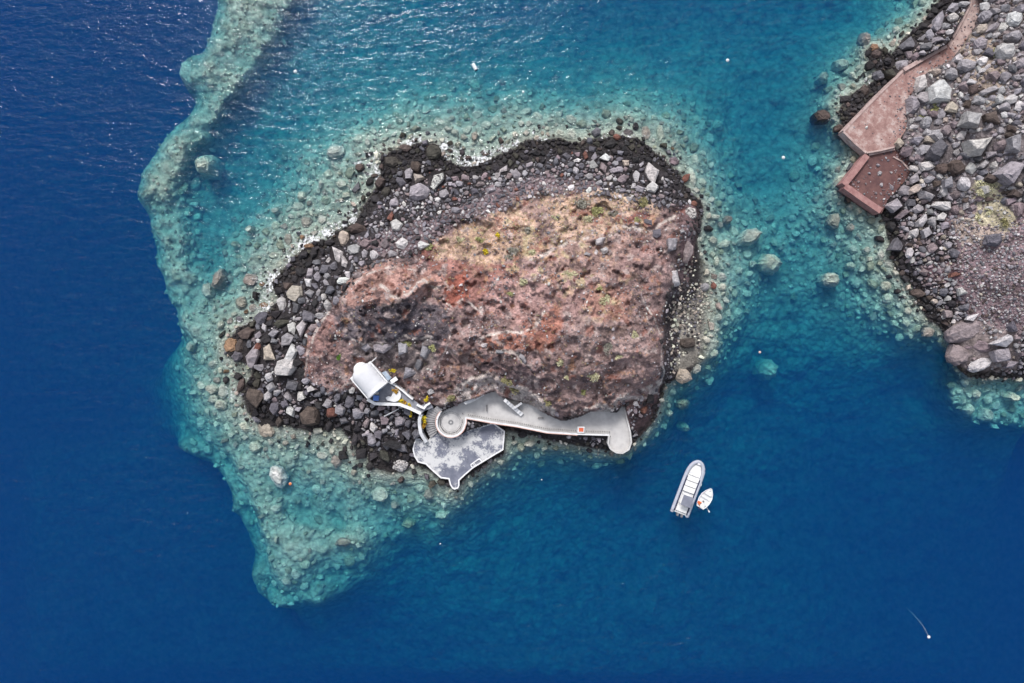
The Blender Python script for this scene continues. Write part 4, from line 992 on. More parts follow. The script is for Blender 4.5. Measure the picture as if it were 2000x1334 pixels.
SHRUBS = [(1113,536,17,9,'straw','in the middle of the red slope'),(1180,586,13,9,'straw','on the orange patch of the top'),(1173,563,9,4,'moss','just above the orange patch'),
 (1243,653,8,11,'straw','near the islet\'s right edge'),(1094,707,15,12,'straw','above the middle of the promenade'),(1157,734,16,12,'straw','above the red-topped pedestal, larger of two'),
 (1209,699,8,5,'straw','by the grey slab at lower right'),(1107,737,8,5,'straw','on the cliff edge, smaller one'),(1139,765,6,6,'moss','at the lip of the promenade cliff'),(1189,678,14,17,'ash','on the right half of the top'),
 (1252,397,13,13,'olive','at the upper right end of the golden slope'),(1245,430,7,11,'moss','just below the round olive shrub'),(1166,415,14,12,'moss','in the golden slope, upper one'),(1137,397,17,11,'ash','at the head of the golden slope'),
 (1148,428,10,8,'straw','in the golden slope below the ashen shrub'),(1198,418,12,7,'ash','between the moss shrub and the dark red soil'),(1040,494,9,7,'straw','at the left end of the long pale ledge'),(1034,451,10,8,'ash','left of the bare track'),
 (835,484,14,8,'moss','among pale boulders at the slope\'s left end'),(997,496,16,12,'ash','below the golden slope, rounded'),(1019,551,12,8,'straw','left of centre on the red slope'),(997,573,8,6,'moss','beside the reddest soil'),
 (799,669,20,8,'moss','on the grey slabs above the chapel'),(844,677,7,10,'moss','at the right end of the grey slabs'),(989,743,12,11,'olive','on the cliff above the promenade\'s left half'),(1069,787,10,13,'olive','hanging at the cliff over the promenade'),
 (1006,761,12,8,'olive','at the pale cliff band'),(882,777,11,10,'olive','just above the round terrace'),(661,697,4,6,'green','alone on the left brown slope'),(1812,192,10,8,'green','between big boulders by the red quay'),
 (1823,214,13,13,'moss','under the big pale boulder by the quay'),(1800,229,9,7,'moss','against the edge of the red quay'),(1946,104,9,12,'moss','left of the triangular pale boulder'),(1921,368,24,19,'straw','in a wide mat on the mainland slope'),
 (1935,412,16,8,'straw','below the wide straw mat'),(1960,434,16,10,'olive','at the lower end of the straw mats'),(1908,430,8,14,'straw','left of the lower mats'),(1957,150,9,9,'moss','in the sandy gully'),
 (900,468,10,7,'straw','at the left end of the golden slope'),(940,470,12,7,'moss','in the left part of the golden slope'),(975,460,8,6,'yellow','speckling the left golden slope'),(950,492,7,6,'yellow','below the left golden slope'),(1085,425,10,6,'straw','right of the bare track')]
for i, (u, v, rx, ry, t, w) in enumerate(SHRUBS):
    shrub(u, v, rx, ry, t, w, 300 + i, None, 0.7, 0.2)
# dry grass over the golden slope
GRW = mask([(830,512),(850,470),(900,440),(960,420),(1040,388),(1160,366),(1290,402),(1260,432),(1140,470),(1050,508),(960,516)], 8, 1) * (0.25 + 0.75 * sst(-0.1, 0.5, fbm(GU, GV, 16, 3, 3))) + 0.03 * TOPM
rg = np.random.RandomState(77); n = 16000
uu = rg.uniform(600, 1330, n); vv = rg.uniform(366, 800, n); ch = rg.rand(n)
ok = ch < GRW[((vv - G0V) / GST).astype(int), ((uu - G0U) / GST).astype(int)] * (BUILT[((vv - G0V) / GST).astype(int), ((uu - G0U) / GST).astype(int)] < 0.05)
V3 = []; F3 = []; C3 = []
gcol = np.array([(0.52, 0.40, 0.22), (0.50, 0.45, 0.24), (0.46, 0.30, 0.15), (0.58, 0.50, 0.33), (0.40, 0.38, 0.22)])
for u, v in zip(uu[ok], vv[ok]):
    z = zat(u, v); p = W(u, v, z); c = gcol[rg.randint(5)] * rg.uniform(0.8, 1.1)
    for q in range(4):
        an = rg.rand() * 6.283; L = rg.uniform(0.15, 0.42); w = np.array((-math.sin(an), math.cos(an), 0)) * 0.05
        b0 = np.array((p.x, p.y, z - 0.03)); i = len(V3)
        V3 += [b0 + w, b0 - w, b0 + np.array((math.cos(an) * L, math.sin(an) * L, rg.uniform(0.1, 0.3)))]; F3.append((i, i + 1, i + 2)); C3 += [c, c, c]
mg, ng, lg = new_mat('dry_grass_blades'); finish(ng, lg, attr(ng, 'Col').outputs['Color'], 0.9, None, 0.1)
tag(mesh_from('dry_grass', V3, np.array(F3, np.int32), mg, np.array(C3)), 'golden dry grass on the upper slope of the islet', 'grass', None, 'stuff')

# ---------------------------------------------------------------- built things
def surf_mat(name, a, b, scale=1.5, rough=0.85, lo=0.35, hi=0.65, detail=4, bs=0.25, spec=0.25):
    m, n, l = new_mat(name); co = obj_coords(n)
    f = noise(n, l, co, scale, detail, 0.65)
    c = ramp(n, l, f, [(lo, a), (hi, b)])
    finish(n, l, c, rough, bump(n, l, f, bs, 0.15), spec)
    return m
M_WHITE = surf_mat('limewash', (0.66, 0.66, 0.67), (0.82, 0.82, 0.83), 1.2)
M_ROOF = surf_mat('pale_roof_plaster', (0.56, 0.565, 0.59), (0.63, 0.635, 0.66), 0.7, 0.8)
M_CONC = surf_mat('pale_concrete', (0.46, 0.445, 0.44), (0.63, 0.615, 0.60), 0.8, 0.9, 0.3, 0.7, 6)
M_STEP = surf_mat('grey_steps', (0.30, 0.295, 0.30), (0.42, 0.41, 0.42), 1.5)
M_SALM = surf_mat('salmon_paint', (0.62, 0.36, 0.30), (0.72, 0.50, 0.44), 1.0)
M_TERR = surf_mat('slate_floor', (0.20, 0.205, 0.235), (0.29, 0.295, 0.33), 1.2, 0.8)
M_PEB = surf_mat('dark_pebbles', (0.14, 0.14, 0.15), (0.24, 0.24, 0.25), 3.0)
M_BLUE = surf_mat('blue_plastic', (0.10, 0.20, 0.55), (0.14, 0.27, 0.64), 1.0, 0.4)
M_BLUEP = surf_mat('blue_paint', (0.06, 0.16, 0.30), (0.09, 0.22, 0.38), 1.0, 0.5)
M_REDTOP = surf_mat('red_orange_paint', (0.62, 0.12, 0.055), (0.74, 0.18, 0.09), 1.0, 0.6)
M_IRON = surf_mat('dark_iron', (0.06, 0.06, 0.065), (0.12, 0.11, 0.11), 3.0, 0.7)
M_STONEW = surf_mat('rubble_masonry', (0.20, 0.185, 0.18), (0.36, 0.34, 0.33), 1.8, 0.95, 0.35, 0.65, 6, 0.7)
M_PALEROCK = surf_mat('pale_tuff', (0.36, 0.34, 0.325), (0.55, 0.53, 0.51), 1.3, 0.95, 0.35, 0.65, 6, 0.8)
def worn_paint():
    m, n, l = new_mat('worn_slate_paint'); co = obj_coords(n)
    base = ramp(n, l, noise(n, l, co, 0.9, 4, 0.6), [(0.35, (0.135, 0.145, 0.19)), (0.65, (0.20, 0.21, 0.26))])
    g = math_n(n, l, 'ADD', math_n(n, l, 'MULTIPLY', noise(n, l, co, 0.22, 2, 0.5), 0.9), math_n(n, l, 'MULTIPLY', noise(n, l, co, 1.5, 6, 0.85), 0.85))
    for (u, v, rad, k) in ((862, 880, 4.5, 0.16), (950, 866, 4.0, 0.12), (890, 903, 2.2, 0.10), (880, 930, 4.0, -0.22), (955, 838, 2.6, -0.2)):   # where feet and water have worn it, and where not
        vd = n.new('ShaderNodeVectorMath'); vd.operation = 'DISTANCE'; l.new(co, vd.inputs[0]); vd.inputs[1].default_value = W(u, v, Z_PLAT)
        g = math_n(n, l, 'ADD', g, math_n(n, l, 'MULTIPLY', math_n(n, l, 'SUBTRACT', 1.0, math_n(n, l, 'DIVIDE', vd.outputs['Value'], rad), True), k))
    c = mixc(n, l, base, (0.60, 0.60, 0.60), ramp(n, l, g, [(0.85, 0.0), (0.93, 0.92)]))
    finish(n, l, c, 0.85, bump(n, l, g, 0.2, 0.1), 0.3)
    return m
M_WORN = worn_paint()
def quay_mat():
    m, n, l = new_mat('red_concrete'); co = obj_coords(n)
    c = ramp(n, l, noise(n, l, co, 0.4, 6, 0.75), [(0.32, (0.20, 0.11, 0.10)), (0.5, (0.33, 0.205, 0.185)), (0.66, (0.52, 0.42, 0.39))])
    c = mixc(n, l, c, (0.14, 0.08, 0.075), ramp(n, l, noise(n, l, co, 1.3, 5, 0.8), [(0.54, 0.0), (0.68, 0.75)]))
    finish(n, l, c, 0.92, bump(n, l, noise(n, l, co, 2.0, 3, 0.7), 0.4, 0.2), 0.15)
    return m
M_QUAY = quay_mat()
M_QUAYP = surf_mat('pale_pink_concrete', (0.30, 0.20, 0.185), (0.56, 0.44, 0.41), 0.9, 0.9, 0.3, 0.7, 6)
M_COURT = surf_mat('dark_red_floor', (0.085, 0.045, 0.048), (0.19, 0.10, 0.09), 0.7, 0.9, 0.3, 0.7, 6)
M_KERB = surf_mat('maroon_kerb', (0.26, 0.13, 0.125), (0.38, 0.22, 0.205), 1.2, 0.9)

def empty(name, u, v, z, rot=0.0):
    e = bpy.data.objects.new(name, None); link(e); e.empty_display_size = 0.5
    p = W(u, v, z); e.location = (p.x, p.y, z); e.rotation_euler = (0, 0, rot)
    return e
def P2(pts, z, parent=None):
    """plan points seen at height z -> world xy, in the parent's frame when it has one"""
    o = [W(u, v, z) for u, v in pts]
    if parent is not None:
        inv = Matrix.LocRotScale(parent.location, parent.rotation_euler, None).inverted()
        o = [inv @ p for p in o]
    return [(p.x, p.y) for p in o]
def zl(z, parent): return z - (parent.location.z if parent is not None else 0)
def area(xy): return sum(a[0] * b[1] - b[0] * a[1] for a, b in zip(xy, xy[1:] + xy[:1]))
def prism_xy(name, xy, z0, z1, mat, parent=None):
    if area(xy) < 0: xy = xy[::-1]
    n = len(xy); V3 = [(x, y, z0) for x, y in xy] + [(x, y, z1) for x, y in xy]
    F3 = [tuple(range(n - 1, -1, -1)), tuple(range(n, 2 * n))] + [(i, (i + 1) % n, n + (i + 1) % n, n + i) for i in range(n)]
    return mesh_from(name, V3, F3, mat, None, False, parent)
def prism(name, pts, z0, z1, mat, parent=None):
    return prism_xy(name, P2(pts, z1, parent), zl(z0, parent), zl(z1, parent), mat, parent)
def offset_line(xy, d, closed=False):
    n = len(xy); out = []
    for i in range(n):
        a = xy[(i - 1) % n] if (closed or i > 0) else None; b = xy[i]; c = xy[(i + 1) % n] if (closed or i < n - 1) else None
        ns = []
        for p, q in ((a, b), (b, c)):
            if p is None or q is None: continue
            dx, dy = q[0] - p[0], q[1] - p[1]; L = math.hypot(dx, dy) or 1e-6
            ns.append((-dy / L, dx / L))
        nx = sum(k[0] for k in ns) / len(ns); ny = sum(k[1] for k in ns) / len(ns)
        L2 = max(nx * nx + ny * ny, 0.35)
        out.append((b[0] + nx / L2 * d, b[1] + ny / L2 * d))
    return out
def wall(name, pts, width, z0, z1, mat, parent=None, shift=0.0, z1b=None):
    """a wall of given width along a plan line; z1b = other top height at its far end"""
    xy = P2(pts, z1, parent); A = offset_line(xy, width / 2 + shift); Bq = offset_line(xy, -width / 2 + shift)
    n = len(xy); V3 = []; F3 = []
    for i in range(n):
        zt = z1 if z1b is None else z1 + (z1b - z1) * i / (n - 1)
        V3 += [(*A[i], zl(z0, parent)), (*Bq[i], zl(z0, parent)), (*Bq[i], zl(zt, parent)), (*A[i], zl(zt, parent))]
    for i in range(n - 1):
        a, b = 4 * i, 4 * i + 4
        for q in range(4): F3.append((a + q, a + (q + 1) % 4, b + (q + 1) % 4, b + q))
    F3 += [(3, 2, 1, 0), (4 * n - 4, 4 * n - 3, 4 * n - 2, 4 * n - 1)]
    o = mesh_from(name, V3, F3, mat, None, False, parent)
    bm = bmesh.new(); bm.from_mesh(o.data); bmesh.ops.recalc_face_normals(bm, faces=bm.faces); bm.to_mesh(o.data); bm.free()
    return o
def box(name, c, s, mat, parent=None, rot=0.0, bev=0.0, taper=1.0):
    bm = bmesh.new(); bmesh.ops.create_cube(bm, size=1.0)
    for v in bm.verts:
        k = taper if v.co.z > 0 else 1.0
        v.co = Vector((v.co.x * s[0] * k, v.co.y * s[1] * k, v.co.z * s[2]))
    if bev: bmesh.ops.bevel(bm, geom=bm.edges[:], offset=bev, segments=2, affect='EDGES', profile=0.6)
    me = bpy.data.meshes.new(name); bm.to_mesh(me); bm.free(); me.materials.append(mat)
    o = bpy.data.objects.new(name, me); link(o, parent); o.location = c; o.rotation_euler = (0, 0, rot)
    return o
def tube(name, path, r, mat, parent=None, seg=8, cap=True, r2=None):
    P3 = [Vector(p) for p in path]; V3 = []; F3 = []; n = len(P3)
    for i, p in enumerate(P3):
        t = (P3[min(i + 1, n - 1)] - P3[max(i - 1, 0)]).normalized()
        s = t.cross(Vector((0, 0, 1))); s = s.normalized() if s.length > 1e-3 else Vector((1, 0, 0)); q = s.cross(t)
        rr = r if r2 is None else r + (r2 - r) * i / (n - 1)
        for k in range(seg):
            a = 6.2832 * k / seg; V3.append(p + s * math.cos(a) * rr + q * math.sin(a) * rr)
    for i in range(n - 1):
        for k in range(seg): F3.append((i * seg + k, i * seg + (k + 1) % seg, (i + 1) * seg + (k + 1) % seg, (i + 1) * seg + k))
    if cap: F3 += [tuple(range(seg - 1, -1, -1)), tuple((n - 1) * seg + k for k in range(seg))]
    return mesh_from(name, V3, F3, mat, None, True, parent)
def lathe(name, prof, mat, parent=None, seg=14, loc=(0, 0, 0)):
    V3 = []; F3 = []
    for r, z in prof:
        for k in range(seg): V3.append((math.cos(6.2832 * k / seg) * r, math.sin(6.2832 * k / seg) * r, z))
    for i in range(len(prof) - 1):
        for k in range(seg): F3.append((i * seg + k, i * seg + (k + 1) % seg, (i + 1) * seg + (k + 1) % seg, (i + 1) * seg + k))
    F3 += [tuple(range(seg - 1, -1, -1)), tuple((len(prof) - 1) * seg + k for k in range(seg))]
    o = mesh_from(name, V3, F3, mat, None, True, parent); o.location = loc
    return o

# ---- promenade with its round terrace
prom = structure(empty('promenade', 1050, 820, 0), 'pale concrete promenade under the cliff with a round terrace at its left end', 'promenade')
prism('floor', PLAZA, -1.2, Z_PLAZA, M_CONC, prom)
cc, cr = (880.5, 825.0), 27.5
arc = [(cc[0] + cr * math.cos(math.radians(a)), cc[1] - cr * math.sin(math.radians(a))) for a in range(128, 341, 9)]
line1 = arc + [(909, 826), (909.5, 815.5), (935, 820), (962, 825), (1010, 832), (1069, 844), (1128, 848), (1190, 850)]
line2 = [(1190, 850), (1188, 866), (1193, 877), (1204, 884), (1216, 885), (1228, 878), (1233, 864), (1231, 845), (1226, 822), (1219, 795)]
wall('parapet', line1, 0.27, 2.0, 3.75, M_WHITE, prom)
wall('parapet_band', line1[:-1], 0.13, 2.1, 3.74, M_SALM, prom, -0.202)
wall('parapet', line2, 0.30, 2.0, 3.72, M_CONC, prom, 0.0)
# slim posts just inside the parapet
ln = densify(line1, 4.2, False); k = 0
pxy = offset_line(P2(ln, 3.4, prom), 0.62)
first = None
for x, y in pxy[::1]:
    if first is None:
        first = box('post', (x, y, 3.25), (0.11, 0.11, 0.5), M_IRON, prom)
    else:
        q = first.copy(); link(q, prom); q.location = (x, y, 3.25)
# pebble rosette and rings in the round terrace's floor
V3 = []; F3 = []
c0 = W(cc[0], cc[1], Z_PLAZA)
for i in range(16):
    a = 6.2832 * i / 16
    for r0, r1, w in ((0.12, 0.62, 0.09),):
        j = len(V3); rm = (r0 + r1) / 2
        V3 += [(r0 * math.cos(a), r0 * math.sin(a), 0), (rm * math.cos(a) - w * math.sin(a), rm * math.sin(a) + w * math.cos(a), 0), (r1 * math.cos(a), r1 * math.sin(a), 0), (rm * math.cos(a) + w * math.sin(a), rm * math.sin(a) - w * math.cos(a), 0)]
        F3.append((j, j + 3, j + 2, j + 1))
for R, nn, s in ((1.78, 40, 0.07), (2.05, 46, 0.07)):
    for i in range(nn):
        a = 6.2832 * (i + 0.5 * (R > 2)) / nn; x, y = R * math.cos(a), R * math.sin(a); j = len(V3)
        V3 += [(x - s, y - s, 0), (x + s, y - s, 0), (x + s, y + s, 0), (x - s, y + s, 0)]; F3.append((j, j + 1, j + 2, j + 3))
ro = mesh_from('pebble_rosette', V3, F3, M_PEB, None, False, prom); ro.location = (c0.x - prom.location.x, c0.y - prom.location.y, Z_PLAZA + 0.004)
# white-painted faces at the foot of the cliff, and the pale slab at the right end
tag(prism('niche_wall', [(905,787),(908,784),(926,778),(944,768),(946,772),(928,783),(910,790)], 2.4, 5.0, M_WHITE), 'whitewashed wall curving into the cliff niche above the round terrace', 'wall')
tag(prism('cliff_slab', [(1208,775),(1226,771),(1242,772),(1230,783),(1217,793),(1208,794)], 2.4, 4.8, M_PALEROCK), 'pale concrete slab in the cliff corner at the promenade\'s right end', 'slab')
st = empty('white_staircase', 1002, 800, Z_PLAZA)
for i in range(7):
    t0, t1 = i / 7, (i + 1) / 7
    a = (983 + (1017 - 983) * t0, 783 + (813 - 783) * t0); b = (983 + (1017 - 983) * t1, 783 + (813 - 783) * t1); nx, ny = 4.2 + t0 * 1.5, -4.6 - t0
    prism('step', [a, b, (b[0] + nx, b[1] + ny), (a[0] + nx, a[1] + ny)], 2.5, 5.3 - i * 0.31, M_WHITE, st)
wall('side_wall', [(1004, 797), (1012, 792), (1019, 787)], 0.4, 2.5, 4.6, M_WHITE, st)
tag(st, 'whitewashed steps climbing from the promenade into the cliff', 'staircase')
pd = empty('pedestal', 1134, 838.5, Z_PLAZA)
box('plinth', (0, 0, 0.45), (1.32, 1.2, 0.9), M_WHITE, pd, -0.04, 0.03)
box('top_panel', (0.03, 0.02, 0.925), (0.86, 0.72, 0.05), M_REDTOP, pd, -0.04, 0.01)
tag(pd, 'white box-shaped pedestal with an orange-red top on the promenade', 'pedestal')
for (u, v, L, a, w) in ((951, 797, 1.2, 90, 'left of the white steps'), (1056, 816, 1.1, 0, 'right of the white steps')):
    bn = empty('bench', u, v, Z_PLAZA, math.radians(a))
    box('seat', (0, 0, 0.42), (L, 0.16, 0.06), M_IRON, bn)
    for s in (-1, 1): box('leg', (s * L * 0.4, 0, 0.2), (0.08, 0.14, 0.4), M_IRON, bn)
    tag(bn, f'slim dark bench standing on the promenade {w}', 'bench', 'benches on the promenade')

# ---- landing platform with worn paint
plat = structure(empty('landing_platform', 890, 890, 0), 'slate-blue landing platform with worn white patches and white kerb', 'platform')
prism('floor', PLATFORM, -2.2, Z_PLAT, M_WORN, plat)
kerb = [(831,866),(821,857),(813,858),(809,866),(807,878),(810,891),(817,902),(832,906),(843,917),(861,933),(877,935),(880,947),(884,953),(888,955),(894,953),(896,948),(896,938),(909,926),(924,913),(982,878),(985,843),(963,827)]
wall('kerb', kerb, 0.25, 0.4, Z_PLAT + 0.22, M_WHITE, plat)
wall('kerb', [(963, 827), (911, 842)], 0.26, 0.4, Z_PLAT + 0.35, M_WHITE, plat)
ht = empty('boarding_hatch', 930, 905, Z_PLAT)
fr = [(919, 908), (936, 896), (942, 902.5), (926, 914)]
wall('frame', fr[:2] + [fr[2]], 0.22, Z_PLAT - 0.1, Z_PLAT + 0.2, M_WHITE, ht); wall('frame', [fr[0], (922, 912.5)], 0.22, Z_PLAT - 0.1, Z_PLAT + 0.2, M_WHITE, ht)
for t in (0.22, 0.36):
    a = (fr[0][0] + (fr[1][0] - fr[0][0]) * t, fr[0][1] + (fr[1][1] - fr[0][1]) * t); b = (a[0] + 4.5, a[1] + 5)
    wall('bar', [a, b], 0.12, Z_PLAT, Z_PLAT + 0.12, M_WHITE, ht)
prism('lid_or_dark_recess', [(920.5, 908), (936, 897.5), (940.5, 902), (925.5, 912.5)], Z_PLAT - 0.05, Z_PLAT + 0.03, M_TERR, ht)  # dark panel standing in for the shade inside the open recess
tag(ht, 'white-framed dark boarding hatch at the platform\'s seaward kerb', 'hatch')
tag(prism('garden_bed', [(912, 818.5), (934, 823), (955, 827.5), (914, 840)], 0.5, 1.75, M_STONEW), 'stony wedge of ground between promenade and landing platform', 'bank')

# ---- chapel terrace, steps, white walls
terr = structure(empty('chapel_terrace', 780, 785, 0), 'slate-grey terrace and path leading from the chapel to the steps', 'terrace')
prism('floor', [(717,779),(732,789),(780,789),(822,808),(830,802),(846,796),(840,786),(822,792),(805,779),(783,762),(757,745)], 1.2, Z_TERR, M_TERR, terr)
stp = structure(empty('fan_steps', 845, 825, 0), 'grey fan-shaped steps curving round the terrace down to the platform', 'steps')
ns = 15
for i in range(ns):
    a0 = math.radians(122 + i * (218 - 122) / ns); a1 = math.radians(122 + (i + 1) * (218 - 122) / ns - 0.7)
    r1 = 50 if i > 2 else 42
    q = [(cc[0] + r * math.cos(a), cc[1] - r * math.sin(a)) for r, a in ((29.5, a0), (r1, a0), (r1, a1), (29.5, a1))]
    prism('step', q, 0.3, Z_TERR - 0.2 - i * (Z_TERR - 0.3 - Z_PLAT) / ns, M_STEP, stp)
for pts, w, z0, z1, z1b, lab in (
  ([(717, 780), (732, 788.5), (756, 789.5), (780, 790), (801, 798), (822, 808)], 0.55, 1.0, 5.0, 4.9, 'long bent white parapet wall along the chapel terrace'),
  ([(822, 809.5), (818.5, 820), (818, 832), (820, 848), (825, 858), (830, 867)], 0.6, 0.6, 4.6, 2.4, 'thick white wall running down beside the fan steps'),
  ([(758, 745), (772, 753), (786, 763), (796, 772), (806, 780)], 0.3, 2.5, 4.9, None, 'thin white wall on the uphill side of the chapel terrace')):
    tag(wall('white_wall', pts, w, z0, z1, M_WHITE, None, 0, z1b), lab, 'wall', 'white walls round the chapel terrace')
tag(wall('white_wall', [(814, 790.5), (822, 795), (828, 797.5), (832, 792), (840, 787)], 0.38, 3.4, 4.75, M_WHITE), 'short bent white wall at the top of the fan steps', 'wall', 'white walls round the chapel terrace')
pl = empty('planter', 770, 772, Z_TERR)
half = [(770 + 13 * math.cos(math.radians(a)), 772 - 13 * math.sin(math.radians(a))) for a in range(-110, 71, 15)] + [(768, 766), (764, 775), (757, 774), (753, 777), (756, 782)]
prism('basin', half, 4.0, 4.75, M_WHITE, pl)
tag(pl, 'round-sided white planter bench on the chapel terrace', 'planter')
shrub(772, 764, 7, 7, 'ochre', 'growing in the white terrace planter', 901, 4.7, 0.9, 0.14, 'plant', 'flowering_plant', 170)
for i, (u, v, rx, ry, t, z, w) in enumerate(((783,784,5,4,'yellow',4.2,'by the long terrace parapet, left one'),(791,787,4,4,'ochre',4.2,'by the long terrace parapet, middle one'),(799,792,3,4,'yellow',4.2,'by the long terrace parapet, right one'),
  (828,819,4,6,'yellow',3.3,'against the thick white wall, upper one'),(828,830,5,4,'ochre',2.9,'against the thick white wall, lower one'),(832,779,4,5,'yellow',4.6,'above the top of the fan steps'),
  (766,725,6,4,'yellow',5.0,'on the rocks behind the chapel'),(801,808,3,5,'yellow',3.0,'among the black rocks under the parapet'))):
    shrub(u, v, rx * 1.25, ry * 1.25, t, w, 910 + i, z, 1.0, 0.16, 'plant', 'flowering_plant', 130)
for nm, (u, v, z, s, m_, lid_or_dark_recess), lab, cat in (
  ('storage_chest', (735.5, 777, Z_TERR, (1.0, 0.95, 0.7), M_BLUE, M_BLUE), 'bright blue storage chest in the corner by the chapel front', 'chest'),
  ('water_tank', (770.5, 742, 4.7, (1.25, 0.75, 0.8), M_WHITE, M_WHITE), 'small white rectangular tank beside the chapel', 'tank'),
  ('crate', (735.5, 767.5, Z_TERR, (0.8, 0.5, 0.5), M_CONC, M_CONC), 'pale grey crate against the chapel front', 'crate')):
    e = empty(nm, u, v, z, math.radians(35 if nm == 'water_tank' else -4))
    box('body', (0, 0, s[2] / 2), s, m_, e, 0, 0.04); box('lid_or_dark_recess', (0, 0, s[2] + 0.04), (s[0] * 1.05, s[1] * 1.05, 0.08), lid_or_dark_recess, e, 0, 0.02)
    tag(e, lab, cat)
lt = empty('lean_to', 754, 735, 4.2)
prism('wall', [(746, 728.5), (753, 725.5), (763, 738.5), (757.5, 743)], 3.8, 5.4, M_WHITE, lt)
prism('roof', [(746, 727.5), (753.5, 724.5), (764, 738.5), (757.5, 744)], 5.42, 5.55, surf_mat('blue_grey_sheet', (0.25, 0.33, 0.42), (0.50, 0.55, 0.62), 0.6, 0.6), lt)
tag(lt, 'narrow lean-to with a blue-grey roof on the chapel\'s right side', 'lean-to')
for (a, b, lab) in (((707, 723), (735, 698.5), 'thin white pole lying on the slope above the chapel'), ((751, 813), (779, 798.5), 'thin white pole lying on the black rocks below the parapet')):
    za, zb = zat(*a) + 0.75, zat(*b) + 0.7; zm = max(zat((a[0] + b[0]) / 2, (a[1] + b[1]) / 2) + 0.55, 0)
    if zm > (za + zb) / 2: za += zm - (za + zb) / 2; zb += zm - (za + zb) / 2
    pa, pb = W(*a, za), W(*b, zb)
    e = bpy.data.objects.new('white_pole', None); link(e); e.location = (pa + pb) / 2
    d = (pb - pa) / 2
    tube('shaft', [-d, d], 0.12, M_WHITE, e, 8, True, 0.09); tube('collar', [-d * 1.02, -d * 0.94], 0.18, M_WHITE, e)
    tag(e, lab, 'pole')

# ---- chapel
CH_Z = 4.0
fa, fb = W(757.5, 745, 6.4), W(717, 779.5, 6.4)
mid_f = (fa + fb) / 2; across = (fa - fb).normalized(); axis = Vector((-across.y, across.x, 0))
if axis.x > 0: axis = -axis
ch = bpy.data.objects.new('chapel', None); link(ch); ch.location = (mid_f.x, mid_f.y, CH_Z); ch.rotation_euler = (0, 0, math.atan2(axis.y, axis.x))
wd, Lc = (fa - fb).length * 0.96, 5.5
hw = wd / 2
box('wall', (Lc * 0.46, 0, 1.1), (Lc * 0.92, wd, 2.4), M_WHITE, ch)
NA, NX = 18, 12; V3 = []; F3 = []
xs = [0.02 + (Lc - 1.5) * i / 5 for i in range(6)] + [Lc - 1.5 + 1.5 * math.sin(math.pi / 2 * i / 7) for i in range(1, 8)]
for i, x in enumerate(xs):
    t = max(0.0, (x - (Lc - 1.5)) / 1.5); k = math.sqrt(max(0.0, 1 - t * t)) * 0.999 + 0.001
    for j in range(NA + 1):
        a = math.pi * j / NA
        V3.append((x, math.cos(a) * (hw - 0.18) * (0.35 + 0.65 * k if t > 0 else 1), 2.2 + math.sin(a) * 1.8 * (0.2 + 0.8 * k)))
for i in range(len(xs) - 1):
    for j in range(NA): F3.append((i * (NA + 1) + j, (i + 1) * (NA + 1) + j, (i + 1) * (NA + 1) + j + 1, i * (NA + 1) + j + 1))
F3 += [tuple(range(NA, -1, -1)), tuple((len(xs) - 1) * (NA + 1) + j for j in range(NA + 1))]
mesh_from('vault_roof', V3, F3, M_ROOF, None, True, ch)
for s in (-1, 1): box('eaves', (Lc * 0.45, s * (hw - 0.06), 2.38), (Lc * 0.9, 0.22, 0.16), M_WHITE, ch)
ap = lathe('apse', [(1.5, -1.0), (1.5, 1.5), (1.3, 1.9), (0.8, 2.25), (0.2, 2.38)], M_WHITE, ch, 16, (Lc - 0.55, 0, 0))
gx = [(-hw, 0.1), (hw, 0.1), (hw, 2.5)] + [(math.cos(math.pi * j / 12) * (hw - 0.1), 2.45 + math.sin(math.pi * j / 12) * 1.7) for j in range(1, 12)] + [(-hw, 2.5)]
V3 = [(-0.14, y, z) for y, z in gx] + [(0.06, y, z) for y, z in gx]; nn = len(gx)
mesh_from('front_wall', V3, [tuple(range(nn)), tuple(range(2 * nn - 1, nn - 1, -1))] + [(i, nn + i, nn + (i + 1) % nn, (i + 1) % nn) for i in range(nn)], M_WHITE, None, False, ch)
dr = box('door', (-0.17, 0, 1.05), (0.06, 0.95, 1.9), M_BLUEP, ch); box('handle', (-0.05, 0.35, 0.0), (0.05, 0.05, 0.12), M_IRON, dr)
tag(ch, 'small white chapel with a pale barrel-vaulted roof above the cove', 'chapel')

# ---- mainland: red quay, path and sunken court
qy = structure(empty('red_quay', 1750, 200, 0), 'reddish concrete quay and path climbing along the mainland shore', 'quay')
prism('floor', QUAY, -1.5, Z_QUAY, M_QUAY, qy)
prism('path_floor', [(1896,-20),(1893,10),(1861,71),(1851,87),(1868,108),(1880,90),(1906,50),(1924,-20)], 1.9, Z_QUAY + 0.03, M_QUAYP, qy)
wall('kerb', [(1898, -20), (1895, 8), (1878, 42), (1861, 72)], 0.62, 1.0, Z_QUAY + 0.42, M_QUAYP, qy)
wall('kerb', [(1849, 89), (1806, 113), (1766, 136)], 0.75, 0.6, Z_QUAY + 0.45, M_QUAYP, qy)
wall('kerb', [(1766, 136), (1728, 173), (1692, 209), (1648, 256)], 0.45, 0.2, Z_QUAY + 0.14, M_QUAYP, qy)
wall('kerb', [(1648, 257), (1670, 279), (1692, 298)], 0.4, 0.2, Z_QUAY + 0.10, M_QUAYP, qy)
wall('kerb', [(1693, 298), (1720, 293.5), (1747, 287)], 0.3, 1.0, Z_QUAY + 0.12, M_QUAYP, qy)
cq = structure(empty('sunken_court', 1710, 350, 0), 'dark red sunken court with broad maroon walls below the quay', 'court')
prism('floor', COURT, -1.5, Z_COURT, M_COURT, cq)
wall('kerb', [(1694, 303), (1672, 332), (1649, 361)], 1.15, -1.0, Z_COURT + 0.75, M_KERB, cq)
